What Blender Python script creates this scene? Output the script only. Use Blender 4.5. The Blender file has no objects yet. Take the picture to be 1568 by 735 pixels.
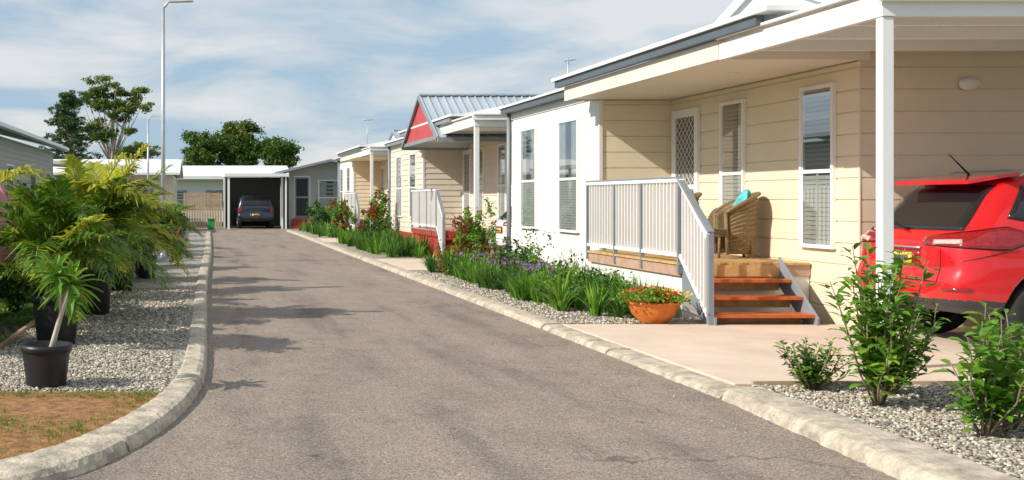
import bpy, math, random, bmesh
import numpy as np
from mathutils import Vector, Matrix
from mathutils.bvhtree import BVHTree
random.seed(7); rng=np.random.default_rng(7)
R=math.radians
scene=bpy.context.scene
COL=scene.collection

# ---------------------------------------------------------------- materials
def nt(name):
    m=bpy.data.materials.new(name); m.use_nodes=True
    n=m.node_tree; b=n.nodes['Principled BSDF']; return m,n,b
def N(n,t,**kw):
    x=n.nodes.new(t)
    for k,v in kw.items():
        if k in x.inputs: x.inputs[k].default_value=v
        else: setattr(x,k,v)
    return x
def ramp(n,stops):
    r=n.nodes.new('ShaderNodeValToRGB'); e=r.color_ramp.elements
    while len(e)<len(stops): e.new(.5)
    for el,(p,c) in zip(e,stops):
        el.position=p; el.color=(c[0],c[1],c[2],1)
    return r
def sc(c,k): return tuple(min(1,max(0,a*k)) for a in c)
def mat(name,c,rough=.6,var=.12,scale=3.,bump=0.,bscale=60.,metal=0.,coat=0.,spec=.4):
    m,n,b=nt(name)
    tc=N(n,'ShaderNodeTexCoord')
    no=N(n,'ShaderNodeTexNoise'); no.inputs['Scale'].default_value=scale; no.inputs['Detail'].default_value=5; no.inputs['Roughness'].default_value=.65
    n.links.new(tc.outputs['Object'],no.inputs['Vector'])
    r=ramp(n,[(.3,sc(c,1-var)),(.7,sc(c,1+var))])
    n.links.new(no.outputs['Fac'],r.inputs['Fac']); n.links.new(r.outputs['Color'],b.inputs['Base Color'])
    b.inputs['Roughness'].default_value=rough; b.inputs['Metallic'].default_value=metal
    b.inputs['Coat Weight'].default_value=coat; b.inputs['Coat Roughness'].default_value=.04
    b.inputs['Specular IOR Level'].default_value=spec
    if bump:
        n2=N(n,'ShaderNodeTexNoise'); n2.inputs['Scale'].default_value=bscale; n2.inputs['Detail'].default_value=4
        n.links.new(tc.outputs['Object'],n2.inputs['Vector'])
        bp=N(n,'ShaderNodeBump'); bp.inputs['Strength'].default_value=bump; bp.inputs['Distance'].default_value=.01
        n.links.new(n2.outputs['Fac'],bp.inputs['Height']); n.links.new(bp.outputs['Normal'],b.inputs['Normal'])
    return m
def leafmat(name,c1,c2,c3=None,trans=.35,rough=.5):
    m,n,b=nt(name)
    g=N(n,'ShaderNodeNewGeometry')
    c3=c3 or c2
    r=ramp(n,[(0,c1),(.6,c2),(1,c3)])
    tc=N(n,'ShaderNodeTexCoord'); no=N(n,'ShaderNodeTexNoise'); no.inputs['Scale'].default_value=1.3
    n.links.new(tc.outputs['Object'],no.inputs['Vector'])
    ad=N(n,'ShaderNodeMath',operation='MULTIPLY_ADD'); ad.inputs[1].default_value=.6
    mu=N(n,'ShaderNodeMath',operation='MULTIPLY'); mu.inputs[1].default_value=.45
    n.links.new(no.outputs['Fac'],mu.inputs[0])
    n.links.new(g.outputs['Random Per Island'],ad.inputs[0]); n.links.new(mu.outputs[0],ad.inputs[2])
    n.links.new(ad.outputs[0],r.inputs['Fac'])
    n.links.new(r.outputs['Color'],b.inputs['Base Color']); b.inputs['Roughness'].default_value=rough
    b.inputs['Specular IOR Level'].default_value=.35
    t=N(n,'ShaderNodeBsdfTranslucent'); n.links.new(r.outputs['Color'],t.inputs['Color'])
    mx=N(n,'ShaderNodeMixShader'); mx.inputs[0].default_value=trans
    out=n.nodes['Material Output']
    n.links.new(b.outputs[0],mx.inputs[1]); n.links.new(t.outputs[0],mx.inputs[2]); n.links.new(mx.outputs[0],out.inputs['Surface'])
    return m
def mulmix(n,a,b):
    mx=N(n,'ShaderNodeMix',data_type='RGBA',blend_type='MULTIPLY'); mx.inputs[0].default_value=1
    n.links.new(a,mx.inputs[6]); n.links.new(b,mx.inputs[7]); return mx.outputs[2]
def roadmat():
    m,n,b=nt('asphalt')
    tc=N(n,'ShaderNodeTexCoord')
    v=N(n,'ShaderNodeTexVoronoi'); v.inputs['Scale'].default_value=120
    n.links.new(tc.outputs['Object'],v.inputs['Vector'])
    r1=ramp(n,[(0,(.17,.135,.11)),(.45,(.33,.268,.222)),(.9,(.42,.345,.285)),(1,(.58,.50,.43))])
    sp=N(n,'ShaderNodeSeparateColor'); n.links.new(v.outputs['Color'],sp.inputs[0]); n.links.new(sp.outputs[0],r1.inputs['Fac'])
    mp=N(n,'ShaderNodeMapping'); mp.inputs['Scale'].default_value=(1.1,.16,1)
    n.links.new(tc.outputs['Object'],mp.inputs['Vector'])
    n2=N(n,'ShaderNodeTexNoise'); n2.inputs['Scale'].default_value=1.5; n2.inputs['Detail'].default_value=7; n2.inputs['Roughness'].default_value=.6
    n.links.new(mp.outputs[0],n2.inputs['Vector'])
    r2=ramp(n,[(.32,(.62,.62,.64)),(.47,(.88,.87,.87)),(.68,(1.0,.99,.97))]); n.links.new(n2.outputs['Fac'],r2.inputs['Fac'])
    o=mulmix(n,r1.outputs[0],r2.outputs[0])
    n3=N(n,'ShaderNodeTexNoise'); n3.inputs['Scale'].default_value=1.7; n3.inputs['Detail'].default_value=10; n3.inputs['Roughness'].default_value=.72
    n.links.new(tc.outputs['Object'],n3.inputs['Vector'])
    r3=ramp(n,[(.30,(.70,.69,.69)),(.44,(.92,.92,.92)),(.56,(1,1,1))]); n.links.new(n3.outputs['Fac'],r3.inputs['Fac'])
    o=mulmix(n,o,r3.outputs[0])
    v2=N(n,'ShaderNodeTexVoronoi'); v2.inputs['Scale'].default_value=1.7; n.links.new(tc.outputs['Object'],v2.inputs['Vector'])
    r4=ramp(n,[(.035,(.6,.58,.58)),(.08,(1,1,1))]); n.links.new(v2.outputs['Distance'],r4.inputs['Fac'])
    o=mulmix(n,o,r4.outputs[0])
    # fine cracks: thin cell edges broken by noise
    n5=N(n,'ShaderNodeTexNoise'); n5.inputs['Scale'].default_value=3; n.links.new(tc.outputs['Object'],n5.inputs['Vector'])
    mxv=N(n,'ShaderNodeMix',data_type='RGBA'); mxv.inputs[0].default_value=.25; n.links.new(tc.outputs['Object'],mxv.inputs[6]); n.links.new(n5.outputs['Color'],mxv.inputs[7])
    v3=N(n,'ShaderNodeTexVoronoi',feature='DISTANCE_TO_EDGE'); v3.inputs['Scale'].default_value=.75; n.links.new(mxv.outputs[2],v3.inputs['Vector'])
    r5=ramp(n,[(.002,(.55,.53,.52)),(.006,(1,1,1))]); n.links.new(v3.outputs['Distance'],r5.inputs['Fac'])
    n6=N(n,'ShaderNodeTexNoise'); n6.inputs['Scale'].default_value=.5; n.links.new(tc.outputs['Object'],n6.inputs['Vector'])
    r6=ramp(n,[(.52,(0,0,0)),(.6,(1,1,1))]); n.links.new(n6.outputs['Fac'],r6.inputs['Fac'])
    mc=N(n,'ShaderNodeMix',data_type='RGBA'); n.links.new(r6.outputs[0],mc.inputs[0]); mc.inputs[6].default_value=(1,1,1,1); n.links.new(r5.outputs[0],mc.inputs[7])
    o=mulmix(n,o,mc.outputs[2])
    n.links.new(o,b.inputs['Base Color']); b.inputs['Roughness'].default_value=.9
    b.inputs['Specular IOR Level'].default_value=.2
    bp=N(n,'ShaderNodeBump'); bp.inputs['Strength'].default_value=.5; bp.inputs['Distance'].default_value=.006
    n.links.new(v.outputs['Distance'],bp.inputs['Height']); n.links.new(bp.outputs[0],b.inputs['Normal'])
    return m
def gravelmat(name,scale,stops):
    m,n,b=nt(name)
    tc=N(n,'ShaderNodeTexCoord')
    v=N(n,'ShaderNodeTexVoronoi'); v.inputs['Scale'].default_value=scale
    n.links.new(tc.outputs['Object'],v.inputs['Vector'])
    sp=N(n,'ShaderNodeSeparateColor'); n.links.new(v.outputs['Color'],sp.inputs[0])
    r=ramp(n,stops); n.links.new(sp.outputs[0],r.inputs['Fac'])
    n.links.new(r.outputs[0],b.inputs['Base Color']); b.inputs['Roughness'].default_value=.85
    iv=N(n,'ShaderNodeMath',operation='MULTIPLY'); iv.inputs[1].default_value=-1; n.links.new(v.outputs['Distance'],iv.inputs[0])
    bp=N(n,'ShaderNodeBump'); bp.inputs['Strength'].default_value=1; bp.inputs['Distance'].default_value=.02
    n.links.new(iv.outputs[0],bp.inputs['Height']); n.links.new(bp.outputs[0],b.inputs['Normal'])
    return m
def pebblemat():
    m,n,b=nt('pebbles')
    g=N(n,'ShaderNodeNewGeometry')
    r=ramp(n,[(0,(.13,.115,.10)),(.3,(.30,.265,.215)),(.6,(.43,.37,.28)),(.85,(.54,.48,.39)),(1,(.74,.70,.61))])
    n.links.new(g.outputs['Random Per Island'],r.inputs['Fac']); n.links.new(r.outputs[0],b.inputs['Base Color'])
    b.inputs['Roughness'].default_value=.75
    return m
def glassmat(name='window_glass'):
    m,n,b=nt(name)
    out=n.nodes['Material Output']
    t=N(n,'ShaderNodeBsdfTransparent'); t.inputs[0].default_value=(.80,.84,.84,1)
    g=N(n,'ShaderNodeBsdfGlossy'); g.inputs['Roughness'].default_value=.02
    lw=N(n,'ShaderNodeLayerWeight'); lw.inputs[0].default_value=.25
    mu=N(n,'ShaderNodeMath',operation='MULTIPLY'); mu.inputs[1].default_value=.5; n.links.new(lw.outputs['Fresnel'],mu.inputs[0])
    mx=N(n,'ShaderNodeMixShader'); n.links.new(mu.outputs[0],mx.inputs[0]); n.links.new(t.outputs[0],mx.inputs[1]); n.links.new(g.outputs[0],mx.inputs[2])
    n.links.new(mx.outputs[0],out.inputs['Surface'])
    return m
M={}
M['road']=roadmat()
M['kerb']=mat('kerb_concrete',(.47,.405,.315),.92,.42,7,1.,38)
M['drive']=mat('driveway_concrete',(.68,.54,.43),.85,.12,1.6,.3,120)
M['slab']=mat('slab_grey',(.25,.24,.23),.85,.15,2,.3,100)
gst=[(0,(.13,.115,.10)),(.3,(.28,.25,.20)),(.6,(.41,.355,.27)),(.85,(.51,.46,.38)),(1,(.68,.64,.57))]
M['gravel']=gravelmat('gravel',42,gst)
M['pebble']=pebblemat()
M['soil']=mat('mulch_soil',(.29,.145,.06),.95,.55,14,1.,40)
M['lawn']=mat('lawn_ground',(.04,.10,.015),.95,.3,5,1.,60)
M['ground']=mat('ground_grass',(.09,.13,.045),.95,.3,.4,.5,8)
M['white']=mat('white_paint',(.82,.82,.80),.5,.03,2)
M['wallwhite']=mat('white_weatherboard',(.81,.80,.76),.55,.045,1.5,.12,60)
M['cream']=mat('cream_weatherboard',(.80,.69,.52),.6,.045,1.3,.12,60)
M['cream2']=mat('beige_weatherboard',(.70,.63,.52),.6,.05,1.3,.1,60)
M['soffit']=mat('soffit_paint',(.80,.74,.65),.6,.03,1)
M['fasciac']=mat('cream_fascia',(.78,.72,.62),.5,.04,1)
M['darkf']=mat('slate_fascia',(.10,.125,.15),.45,.1,3)
M['greyf']=mat('grey_metal',(.24,.27,.30),.4,.08,3)
M['roofm']=mat('roof_metal',(.42,.47,.52),.4,.08,.7,metal=.1)
M['rooflight']=mat('light_roof_metal',(.76,.76,.74),.5,.05,.7)
M['pink']=mat('maroon_gable',(.50,.075,.085),.6,.1,3)
M['redskirt']=mat('red_skirting',(.42,.05,.035),.65,.15,3)
M['deckw']=mat('deck_fascia',(.52,.33,.24),.6,.2,6,.2,40)
M['tread']=mat('stained_tread',(.56,.14,.04),.45,.25,7,.2,50)
M['wood']=mat('light_wood',(.62,.39,.16),.5,.25,8,.2,50)
M['glass']=glassmat()
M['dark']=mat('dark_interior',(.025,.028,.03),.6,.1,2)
M['shut']=mat('shutter_white',(.62,.63,.60),.5,.04,2)
M['shut2']=mat('shutter_grey',(.20,.215,.20),.5,.04,2)
M['curtain']=mat('curtain_cloth',(.50,.52,.50),.8,.2,9)
M['mesh']=mat('screen_door_mesh',(.17,.165,.15),.6,.1,2)
M['galv']=mat('galvanised_steel',(.50,.52,.54),.4,.12,6,metal=.4)
M['potblk']=mat('black_plastic_pot',(.018,.018,.021),.4,.2,4)
M['terra']=mat('terracotta',(.66,.19,.035),.5,.12,6)
M['bark']=mat('bark',(.24,.18,.13),.9,.35,8,.8,30)
M['barkl']=mat('pale_bark',(.50,.44,.36),.85,.35,2,.5,20)
M['cane']=mat('palm_cane',(.28,.30,.10),.6,.35,12)
M['wicker']=mat('wicker',(.24,.165,.085),.6,.5,60,1.,90)
M['teal']=mat('teal_cushion',(.10,.48,.53),.8,.6,18)
M['pinkc']=mat('pink_canvas',(.55,.24,.29),.85,.12,4)
M['redp']=mat('red_car_paint',(.62,.006,.012),.3,.03,1,coat=1.)
M['bluep']=mat('dark_blue_car_paint',(.010,.018,.045),.25,.05,1,coat=1.)
M['whitep']=mat('white_car_paint',(.75,.75,.75),.3,.02,1,coat=.6)
M['clad']=mat('car_plastic',(.06,.062,.067),.5,.1,5)
M['cglass']=mat('car_glass',(.012,.014,.016),.03,.05,1,coat=.3,spec=.6)
M['tyre']=mat('tyre_rubber',(.02,.02,.02),.8,.2,8)
M['alloy']=mat('alloy',(.62,.63,.65),.25,.04,2,metal=.7)
M['tail']=mat('tail_lamp',(.28,.004,.008),.08,.4,40,coat=1.)
M['clear']=mat('clear_lamp',(.62,.45,.42),.1,.25,35,coat=1.)
M['plate']=mat('number_plate',(.78,.55,.04),.5,.05,3)
M['black']=mat('black_paint',(.01,.01,.01),.5,.1,2)
M['fence']=mat('timber_fence',(.48,.34,.23),.8,.2,4)
M['green']=mat('green_plastic',(.02,.30,.07),.4,.1,3)
M['greysid']=mat('sage_siding',(.40,.41,.37),.6,.06,1)
M['l_palm']=leafmat('palm_leaf',(.03,.09,.01),(.12,.24,.02),(.36,.41,.04),.38)
M['l_palmy']=leafmat('palm_leaf_yellow',(.22,.30,.02),(.50,.50,.05),(.72,.64,.08),.4)
M['l_dark']=leafmat('dark_leaf',(.012,.04,.010),(.035,.085,.016),(.09,.16,.03))
M['l_shrub']=leafmat('shrub_leaf',(.05,.15,.013),(.15,.32,.03),(.38,.52,.07))
M['l_strap']=leafmat('strap_leaf',(.045,.14,.013),(.15,.34,.028),(.36,.54,.08))
M['l_strapd']=leafmat('strap_leaf_dark',(.02,.07,.010),(.06,.16,.018),(.14,.28,.03))
M['l_red']=leafmat('red_new_leaf',(.12,.035,.015),(.28,.09,.025),(.20,.20,.03))
M['l_gum']=leafmat('gum_leaf',(.06,.11,.02),(.17,.22,.035),(.34,.36,.07),.3)
M['l_tree']=leafmat('tree_leaf',(.03,.08,.016),(.09,.17,.028),(.22,.30,.05),.3)
M['l_pine']=leafmat('pine_needles',(.025,.06,.02),(.06,.12,.03),(.11,.18,.04),.2)
M['grass']=leafmat('grass_blades',(.04,.11,.01),(.13,.25,.02),(.32,.38,.05))
M['dry']=leafmat('dry_grass',(.28,.16,.05),(.36,.31,.06),(.34,.38,.06))
M['f_red']=leafmat('red_petal',(.55,.01,.01),(.75,.03,.02),(.8,.08,.03),.2)
M['f_yel']=leafmat('yellow_petal',(.8,.45,.02),(.85,.6,.04),None,.2)
M['f_pur']=leafmat('purple_petal',(.25,.07,.36),(.40,.17,.52),None,.2)

# ---------------------------------------------------------------- builders
def empty(name,loc=(0,0,0)):
    e=bpy.data.objects.new(name,None); e.location=loc; e.empty_display_size=.3; COL.objects.link(e); return e
def setparent(o,p):
    if p is not None:
        o.parent=p; o.matrix_parent_inverse=Matrix.LocRotScale(p.location,p.rotation_euler,None).inverted()
class MB:
    def __init__(s): s.v=[];s.f=[];s.m=[];s.s=[]
    def add(s,vs,fs,m=0,sm=False):
        o=len(s.v); s.v.extend([tuple(p) for p in vs])
        for f in fs: s.f.append(tuple(i+o for i in f)); s.m.append(m); s.s.append(sm)
    def box(s,x0,x1,y0,y1,z0,z1,m=0):
        x0,x1=sorted((x0,x1));y0,y1=sorted((y0,y1));z0,z1=sorted((z0,z1))
        s.add([(x0,y0,z0),(x1,y0,z0),(x1,y1,z0),(x0,y1,z0),(x0,y0,z1),(x1,y0,z1),(x1,y1,z1),(x0,y1,z1)],
              [(0,3,2,1),(4,5,6,7),(0,1,5,4),(1,2,6,5),(2,3,7,6),(3,0,4,7)],m)
    def beam(s,p,q,w,h,m=0,up=(0,0,1)):
        p=Vector(p);q=Vector(q);d=(q-p).normalized();u=Vector(up)
        a=d.cross(u)
        if a.length<1e-4: a=d.cross(Vector((1,0,0)))
        a.normalize(); b=a.cross(d).normalized()
        vs=[]
        for c in (p,q):
            for i,j in ((-1,-1),(1,-1),(1,1),(-1,1)): vs.append(c+a*(w/2*i)+b*(h/2*j))
        s.add(vs,[(0,1,2,3),(7,6,5,4),(0,4,5,1),(1,5,6,2),(2,6,7,3),(3,7,4,0)],m)
    def tube(s,pts,rad,n=8,m=0,cap=True):
        pts=[Vector(p) for p in pts]; 
        if not hasattr(rad,'__len__'): rad=[rad]*len(pts)
        vs=[]
        for i,p in enumerate(pts):
            d=(pts[min(i+1,len(pts)-1)]-pts[max(i-1,0)]).normalized()
            a=d.cross(Vector((0,0,1)))
            if a.length<.05: a=d.cross(Vector((0,1,0)))
            a.normalize(); b=d.cross(a)
            for k in range(n):
                t=2*math.pi*k/n; vs.append(p+(a*math.cos(t)+b*math.sin(t))*rad[i])
        fs=[]
        for i in range(len(pts)-1):
            for k in range(n):
                fs.append((i*n+k,i*n+(k+1)%n,(i+1)*n+(k+1)%n,(i+1)*n+k))
        if cap: fs.append(tuple(range(n))[::-1]); fs.append(tuple((len(pts)-1)*n+k for k in range(n)))
        s.add(vs,fs,m,True)
    def lathe(s,c,prof,n=24,m=0,a0=0,a1=2*math.pi):
        vs=[];full=abs(a1-a0-2*math.pi)<1e-6; k=n if full else n+1
        for r,z in prof:
            for i in range(k):
                t=a0+(a1-a0)*i/n; vs.append((c[0]+r*math.cos(t),c[1]+r*math.sin(t),c[2]+z))
        fs=[]
        for j in range(len(prof)-1):
            for i in range(n): fs.append((j*k+i,j*k+(i+1)%k,(j+1)*k+(i+1)%k,(j+1)*k+i))
        s.add(vs,fs,m,True)
    def build(s,name,mats,parent=None,bevel=0):
        me=bpy.data.meshes.new(name); me.from_pydata(s.v,[],s.f)
        for k in mats: me.materials.append(M[k] if isinstance(k,str) else k)
        me.polygons.foreach_set('material_index',s.m); me.polygons.foreach_set('use_smooth',s.s)
        me.update()
        o=bpy.data.objects.new(name,me); COL.objects.link(o); setparent(o,parent)
        if bevel:
            b=o.modifiers.new('bevel','BEVEL'); b.width=bevel; b.segments=2; b.limit_method='ANGLE'
        return o
def rmesh(name,V,F,mats,mi=None,parent=None,smooth=False):
    me=bpy.data.meshes.new(name)
    V=np.asarray(V,dtype=np.float32); F=np.asarray(F,dtype=np.int32)
    nv=len(V); nf=len(F); k=F.shape[1]
    me.vertices.add(nv); me.vertices.foreach_set('co',V.ravel())
    me.loops.add(nf*k); me.loops.foreach_set('vertex_index',F.ravel())
    me.polygons.add(nf); me.polygons.foreach_set('loop_start',np.arange(nf,dtype=np.int32)*k)
    for q in mats: me.materials.append(M[q])
    if mi is not None: me.polygons.foreach_set('material_index',np.asarray(mi,dtype=np.int32))
    me.polygons.foreach_set('use_smooth',np.full(nf,smooth))
    me.update(calc_edges=True); me.validate()
    o=bpy.data.objects.new(name,me); COL.objects.link(o); setparent(o,parent); return o
def unit(a): return a/np.maximum(np.linalg.norm(a,axis=-1,keepdims=True),1e-6)
class Leaves:
    def __init__(s): s.V=[];s.F=[];s.M=[];s.n=0
    def quads(s,C,size,asp=.5,mi=0,flat=0.,jit=.35,out=None):
        C=np.asarray(C,float); n=len(C)
        nor=unit(rng.normal(size=(n,3))+np.array([0,0,flat])+(0 if out is None else out))
        t=unit(np.cross(nor,rng.normal(size=(n,3)))); b=np.cross(nor,t)
        L=(size*(1+jit*rng.uniform(-1,1,n)))[:,None]; W=L*asp
        fold=nor*L*.12
        V=np.stack([C-t*L*.5,C-b*W*.5+fold*0,C+t*L*.5-fold,C+b*W*.5],1).reshape(-1,3)
        F=np.arange(n*4).reshape(n,4)+s.n
        s.V.append(V);s.F.append(F);s.M.append(np.full(n,mi));s.n+=n*4
    def raw(s,V,F,mi=0):
        V=np.asarray(V,float);F=np.asarray(F,int)+s.n
        s.V.append(V);s.F.append(F);s.M.append(np.full(len(F),mi)); s.n+=len(V)
    def build(s,name,mats,parent=None):
        return rmesh(name,np.concatenate(s.V),np.concatenate(s.F),mats,np.concatenate(s.M),parent)
def ball(n,c,r,surf=.55):
    d=unit(rng.normal(size=(n,3))); rr=(rng.uniform(0,1,n)**(1/3))*(1-surf)+surf*rng.uniform(.75,1,n)
    return np.array(c)+d*rr[:,None]*np.array(r)
def fuzzy(n,c,r,k=6):
    out=[]
    for i in range(k):
        d=rng.normal(size=3)*.45
        cc=np.array(c)+d*np.array(r)
        out.append(cc+rng.normal(size=(max(1,n//k),3))*np.array(r)*.23*rng.uniform(.7,1.3))
    return np.concatenate(out)
def blades(L,x,y,z,n,ln,w,spread=.6,mi=0,seg=3,r0=.04):
    a=rng.uniform(0,2*math.pi,n); l=ln*rng.uniform(.6,1.15,n); sp=rng.uniform(.1,1,n)*spread
    d=np.stack([np.cos(a),np.sin(a),0*a],1); side=np.stack([-np.sin(a),np.cos(a),0*a],1)
    base=np.array([x,y,z])+d*(r0*rng.uniform(0,1,n))[:,None]
    P=[]
    for k in range(seg+1):
        t=k/seg
        hz=l*sp*t**1.4; vz=l*(t-.55*sp*t**2.2)
        p=base+d*hz[:,None]; p[:,2]+=vz
        ww=w*(1-t)**.6*(.6+.4*min(1,t*3)) if k<seg else .0015
        P.append(p-side*ww/2); P.append(p+side*ww/2)
    V=np.stack(P,1).reshape(-1,3); m=2*(seg+1)
    F=np.concatenate([np.stack([np.arange(n)*m+2*k+q for q in (0,1,3,2)],1) for k in range(seg)])
    L.raw(V,F,mi)
def frond(L,mb,base,az,length,rise,droop,mi=0,nl=26,ll=.35,w=.03,cm=0):
    pts=[]; az=np.array([math.cos(az),math.sin(az),0.])
    K=nl
    for i in range(K+1):
        t=i/K
        h=length*(t*math.cos(rise)+.15*t*t); v=length*(t*math.sin(rise)-droop*t**2.2)
        pts.append(np.array(base)+az*h+np.array([0,0,v]))
    if mb: mb.tube([tuple(p) for p in pts[::4]],[.014*(1-.7*i/(len(pts[::4])-1)) for i in range(len(pts[::4]))],5,cm)
    V=[];F=[]
    for i in range(int(K*.2),K+1):
        t=i/K; p=pts[i]; tg=unit(pts[min(i+1,K)]-pts[max(i-1,0)]); sd=np.cross(tg,[0,0,1.]); sd=unit(sd); up=np.cross(sd,tg)
        l=ll*(math.sin(math.pi*min(1,.18+.8*t))**.7+.12)*random.uniform(.8,1.15)
        for s in (-1,1):
            d=unit(sd*s*(1-.45*t)+tg*(.45+.5*t)+up*random.uniform(.05,.4))
            q1=p+d*l*.5; q2=p+d*l+np.array([0,0,-l*random.uniform(.15,.5)])
            wd=unit(np.cross(d,up))*w*.5
            o=len(V); V+= [p-wd*.5,p+wd*.5,q1+wd,q1-wd,q2+wd*.1,q2-wd*.1]
            F+=[(o,o+1,o+2,o+3),(o+3,o+2,o+4,o+5)]
    L.raw(V,F,mi)
def catmull(P,k=6):
    P=[np.array(p,float) for p in P]; out=[]
    for i in range(len(P)-1):
        a=P[max(i-1,0)];b=P[i];c=P[i+1];d=P[min(i+2,len(P)-1)]
        for j in range(k):
            t=j/k; out.append(.5*((2*b)+(-a+c)*t+(2*a-5*b+4*c-d)*t*t+(-a+3*b-3*c+d)*t**3))
    out.append(P[-1]); return out

# ---------------------------------------------------------------- ground
g=MB(); g.add([(-400,-60,-.04),(400,-60,-.04),(400,600,-.04),(-400,600,-.04)],[(0,1,2,3)]); g.build('ground',['ground'])
g=MB(); g.add([(-9,-8,0),(4.0,-8,0),(4.0,55,0),(-9,55,0)],[(0,1,2,3)])
g.add([(4.0,51.5,0),(9,51.5,0),(9,57,0),(4.0,57,0)],[(0,1,2,3)]); g.add([(-9,55,0),(4.0,55,0),(4.0,60,0),(-9,60,0)],[(0,1,2,3)])
g.build('road',['road'])
Li=catmull([(-4.4,4.1),(-2.6,4.75),(-1.45,5.3),(-.73,5.95),(-.40,6.7),(-.17,7.6),(-.03,8.6),(.04,10),(.06,14),(.1,20),(.25,30),(.33,40),(.38,50)],8)
Lo=catmull([(-4.5,4.4),(-2.7,5.03),(-1.65,5.62),(-1.02,6.23),(-.68,6.88),(-.42,7.7),(-.26,8.6),(-.17,10),(-.13,14),(-.09,20),(0.04,30),(.12,40),(.17,50)],8)
def kerb(name,I,O,top,gap=.010,maxl=2.4):
    g=MB(); start=0; dist=0
    prof=[(0,0.002),(.05,.50),(.14,.86),(.30,1.),(.60,1.02),(.90,1.),(.98,.85),(1.,-.3)]
    def flush(a,b):
        vs=[]
        base=list(range(a,b+1)); jz=random.uniform(-.005,.005)
        I2=[];O2=[]
        for i in base[:-1]:
            for t in (0,.5): I2.append(I[i]*(1-t)+I[i+1]*t); O2.append(O[i]*(1-t)+O[i+1]*t)
        I2.append(I[b]);O2.append(O[b])
        for q in range(len(I2)):
            p=I2[q];o=O2[q]
            if q==0 or q==len(I2)-1:
                j=I2[1] if q==0 else I2[-2]
                t=unit((j-p)[None])[0]; p=p+t*gap; o=o+t*gap
            for u,h in prof: 
                c=p+(o-p)*(u+random.uniform(-.02,.02)); vs.append((c[0],c[1],h*(top+jz)+random.uniform(-.004,.003)))
        k=len(prof); fs=[]
        for i in range(len(I2)-1):
            for j in range(k-1): fs.append((i*k+j,i*k+j+1,(i+1)*k+j+1,(i+1)*k+j))
        g.add(vs,fs,0,False); g.add(vs[:k],[tuple(range(k))]); g.add(vs[-k:],[tuple(range(k))])
    for i in range(1,len(I)):
        dist+=np.linalg.norm(I[i]-I[i-1])
        if dist>maxl or i==len(I)-1: flush(start,i); start=i; dist=0
    return g.build(name,['kerb'])
kerb('kerb',Li,Lo,.08)
def lin(a,b,n): a=np.array(a,float);b=np.array(b,float); return [a+(b-a)*i/n for i in range(n+1)]
kerb('kerb',lin((3.37,3.2),(3.72,5.9),20)+lin((3.72,5.9),(3.88,8.3),18)[1:],lin((3.93,3.0),(4.16,5.9),20)+lin((4.16,5.9),(4.20,8.3),18)[1:],.095,maxl=6)
kerb('kerb',lin((3.88,8.33),(3.91,12.8),26),lin((4.17,8.33),(4.16,12.8),26),.05)
kerb('kerb',lin((3.91,12.82),(3.93,52),120),lin((4.16,12.82),(4.16,52),120),.07)
mid=[(a+b)/2 for a,b in zip(Li,Lo)]
gs=MB();gg=MB()
for a,b in zip(mid[:-1],mid[1:]):
    if b[1]<=8.35: gs.add([(a[0],a[1],.05),(b[0],b[1],.05),(-12,b[1]+.0,.05),(-12,a[1],.05)],[(0,1,2,3)])
    elif a[1]<8.35: 
        t=(8.35-a[1])/(b[1]-a[1]); c=a+(b-a)*t
        gs.add([(a[0],a[1],.05),(c[0],8.35,.05),(-12,8.35,.05),(-12,a[1],.05)],[(0,1,2,3)])
        gg.add([(c[0],8.35,.05),(b[0],b[1],.05),(-1.95,b[1],.05),(-1.95,8.35,.05)],[(0,1,2,3)])
    else: gg.add([(a[0],a[1],.05),(b[0],b[1],.05),(-1.95,b[1],.05),(-1.95,a[1],.05)],[(0,1,2,3)])
gs.build('mulch_bed',['soil']); gg.build('gravel_bed',['gravel'])
g=MB(); g.add([(-30,8.35,.045),(-1.99,8.35,.045),(-1.99,54,.045),(-30,54,.045)],[(0,1,2,3)]); g.build('lawn',['lawn'])
g=MB()
for i in range(12):
    g.box(-1.99,-1.95,8.4+i*2.4,8.4+i*2.4+2.39,.0,.085)
g.build('timber_edging',['fence'])
g=MB(); g.add([(4.1,3,.05),(18,3,.05),(18,8.62,.05),(4.1,8.62,.05)],[(0,1,2,3)])
for a,b in ((12.82,22.6),(26.9,37.2),(41,51.5)): g.add([(4.1,a,.05),(6.4,a,.05),(6.4,b,.05),(4.1,b,.05)],[(0,1,2,3)])
g.build('gravel_bed',['gravel'])
g=MB()
g.box(4.15,7.0,8.66,10.7,-.02,.062);g.box(4.15,7.0,10.71,12.78,-.02,.062)
g.box(7.012,14,8.66,12.78,-.02,.060)
g.box(4.15,13,22.65,24.7,-.02,.06);g.box(4.15,13,24.71,26.85,-.02,.06); g.box(4.15,13,37.25,40.95,-.02,.06)
g.build('driveway',['drive'],bevel=.006)
g=MB(); g.box(5.9,12,7.0,8.1,-.02,.07); g.build('concrete_path',['slab'],bevel=.006)
g=MB(); g.box(4.28,12,8.625,8.655,0,.085); g.build('timber_edging',['fence'])

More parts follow.
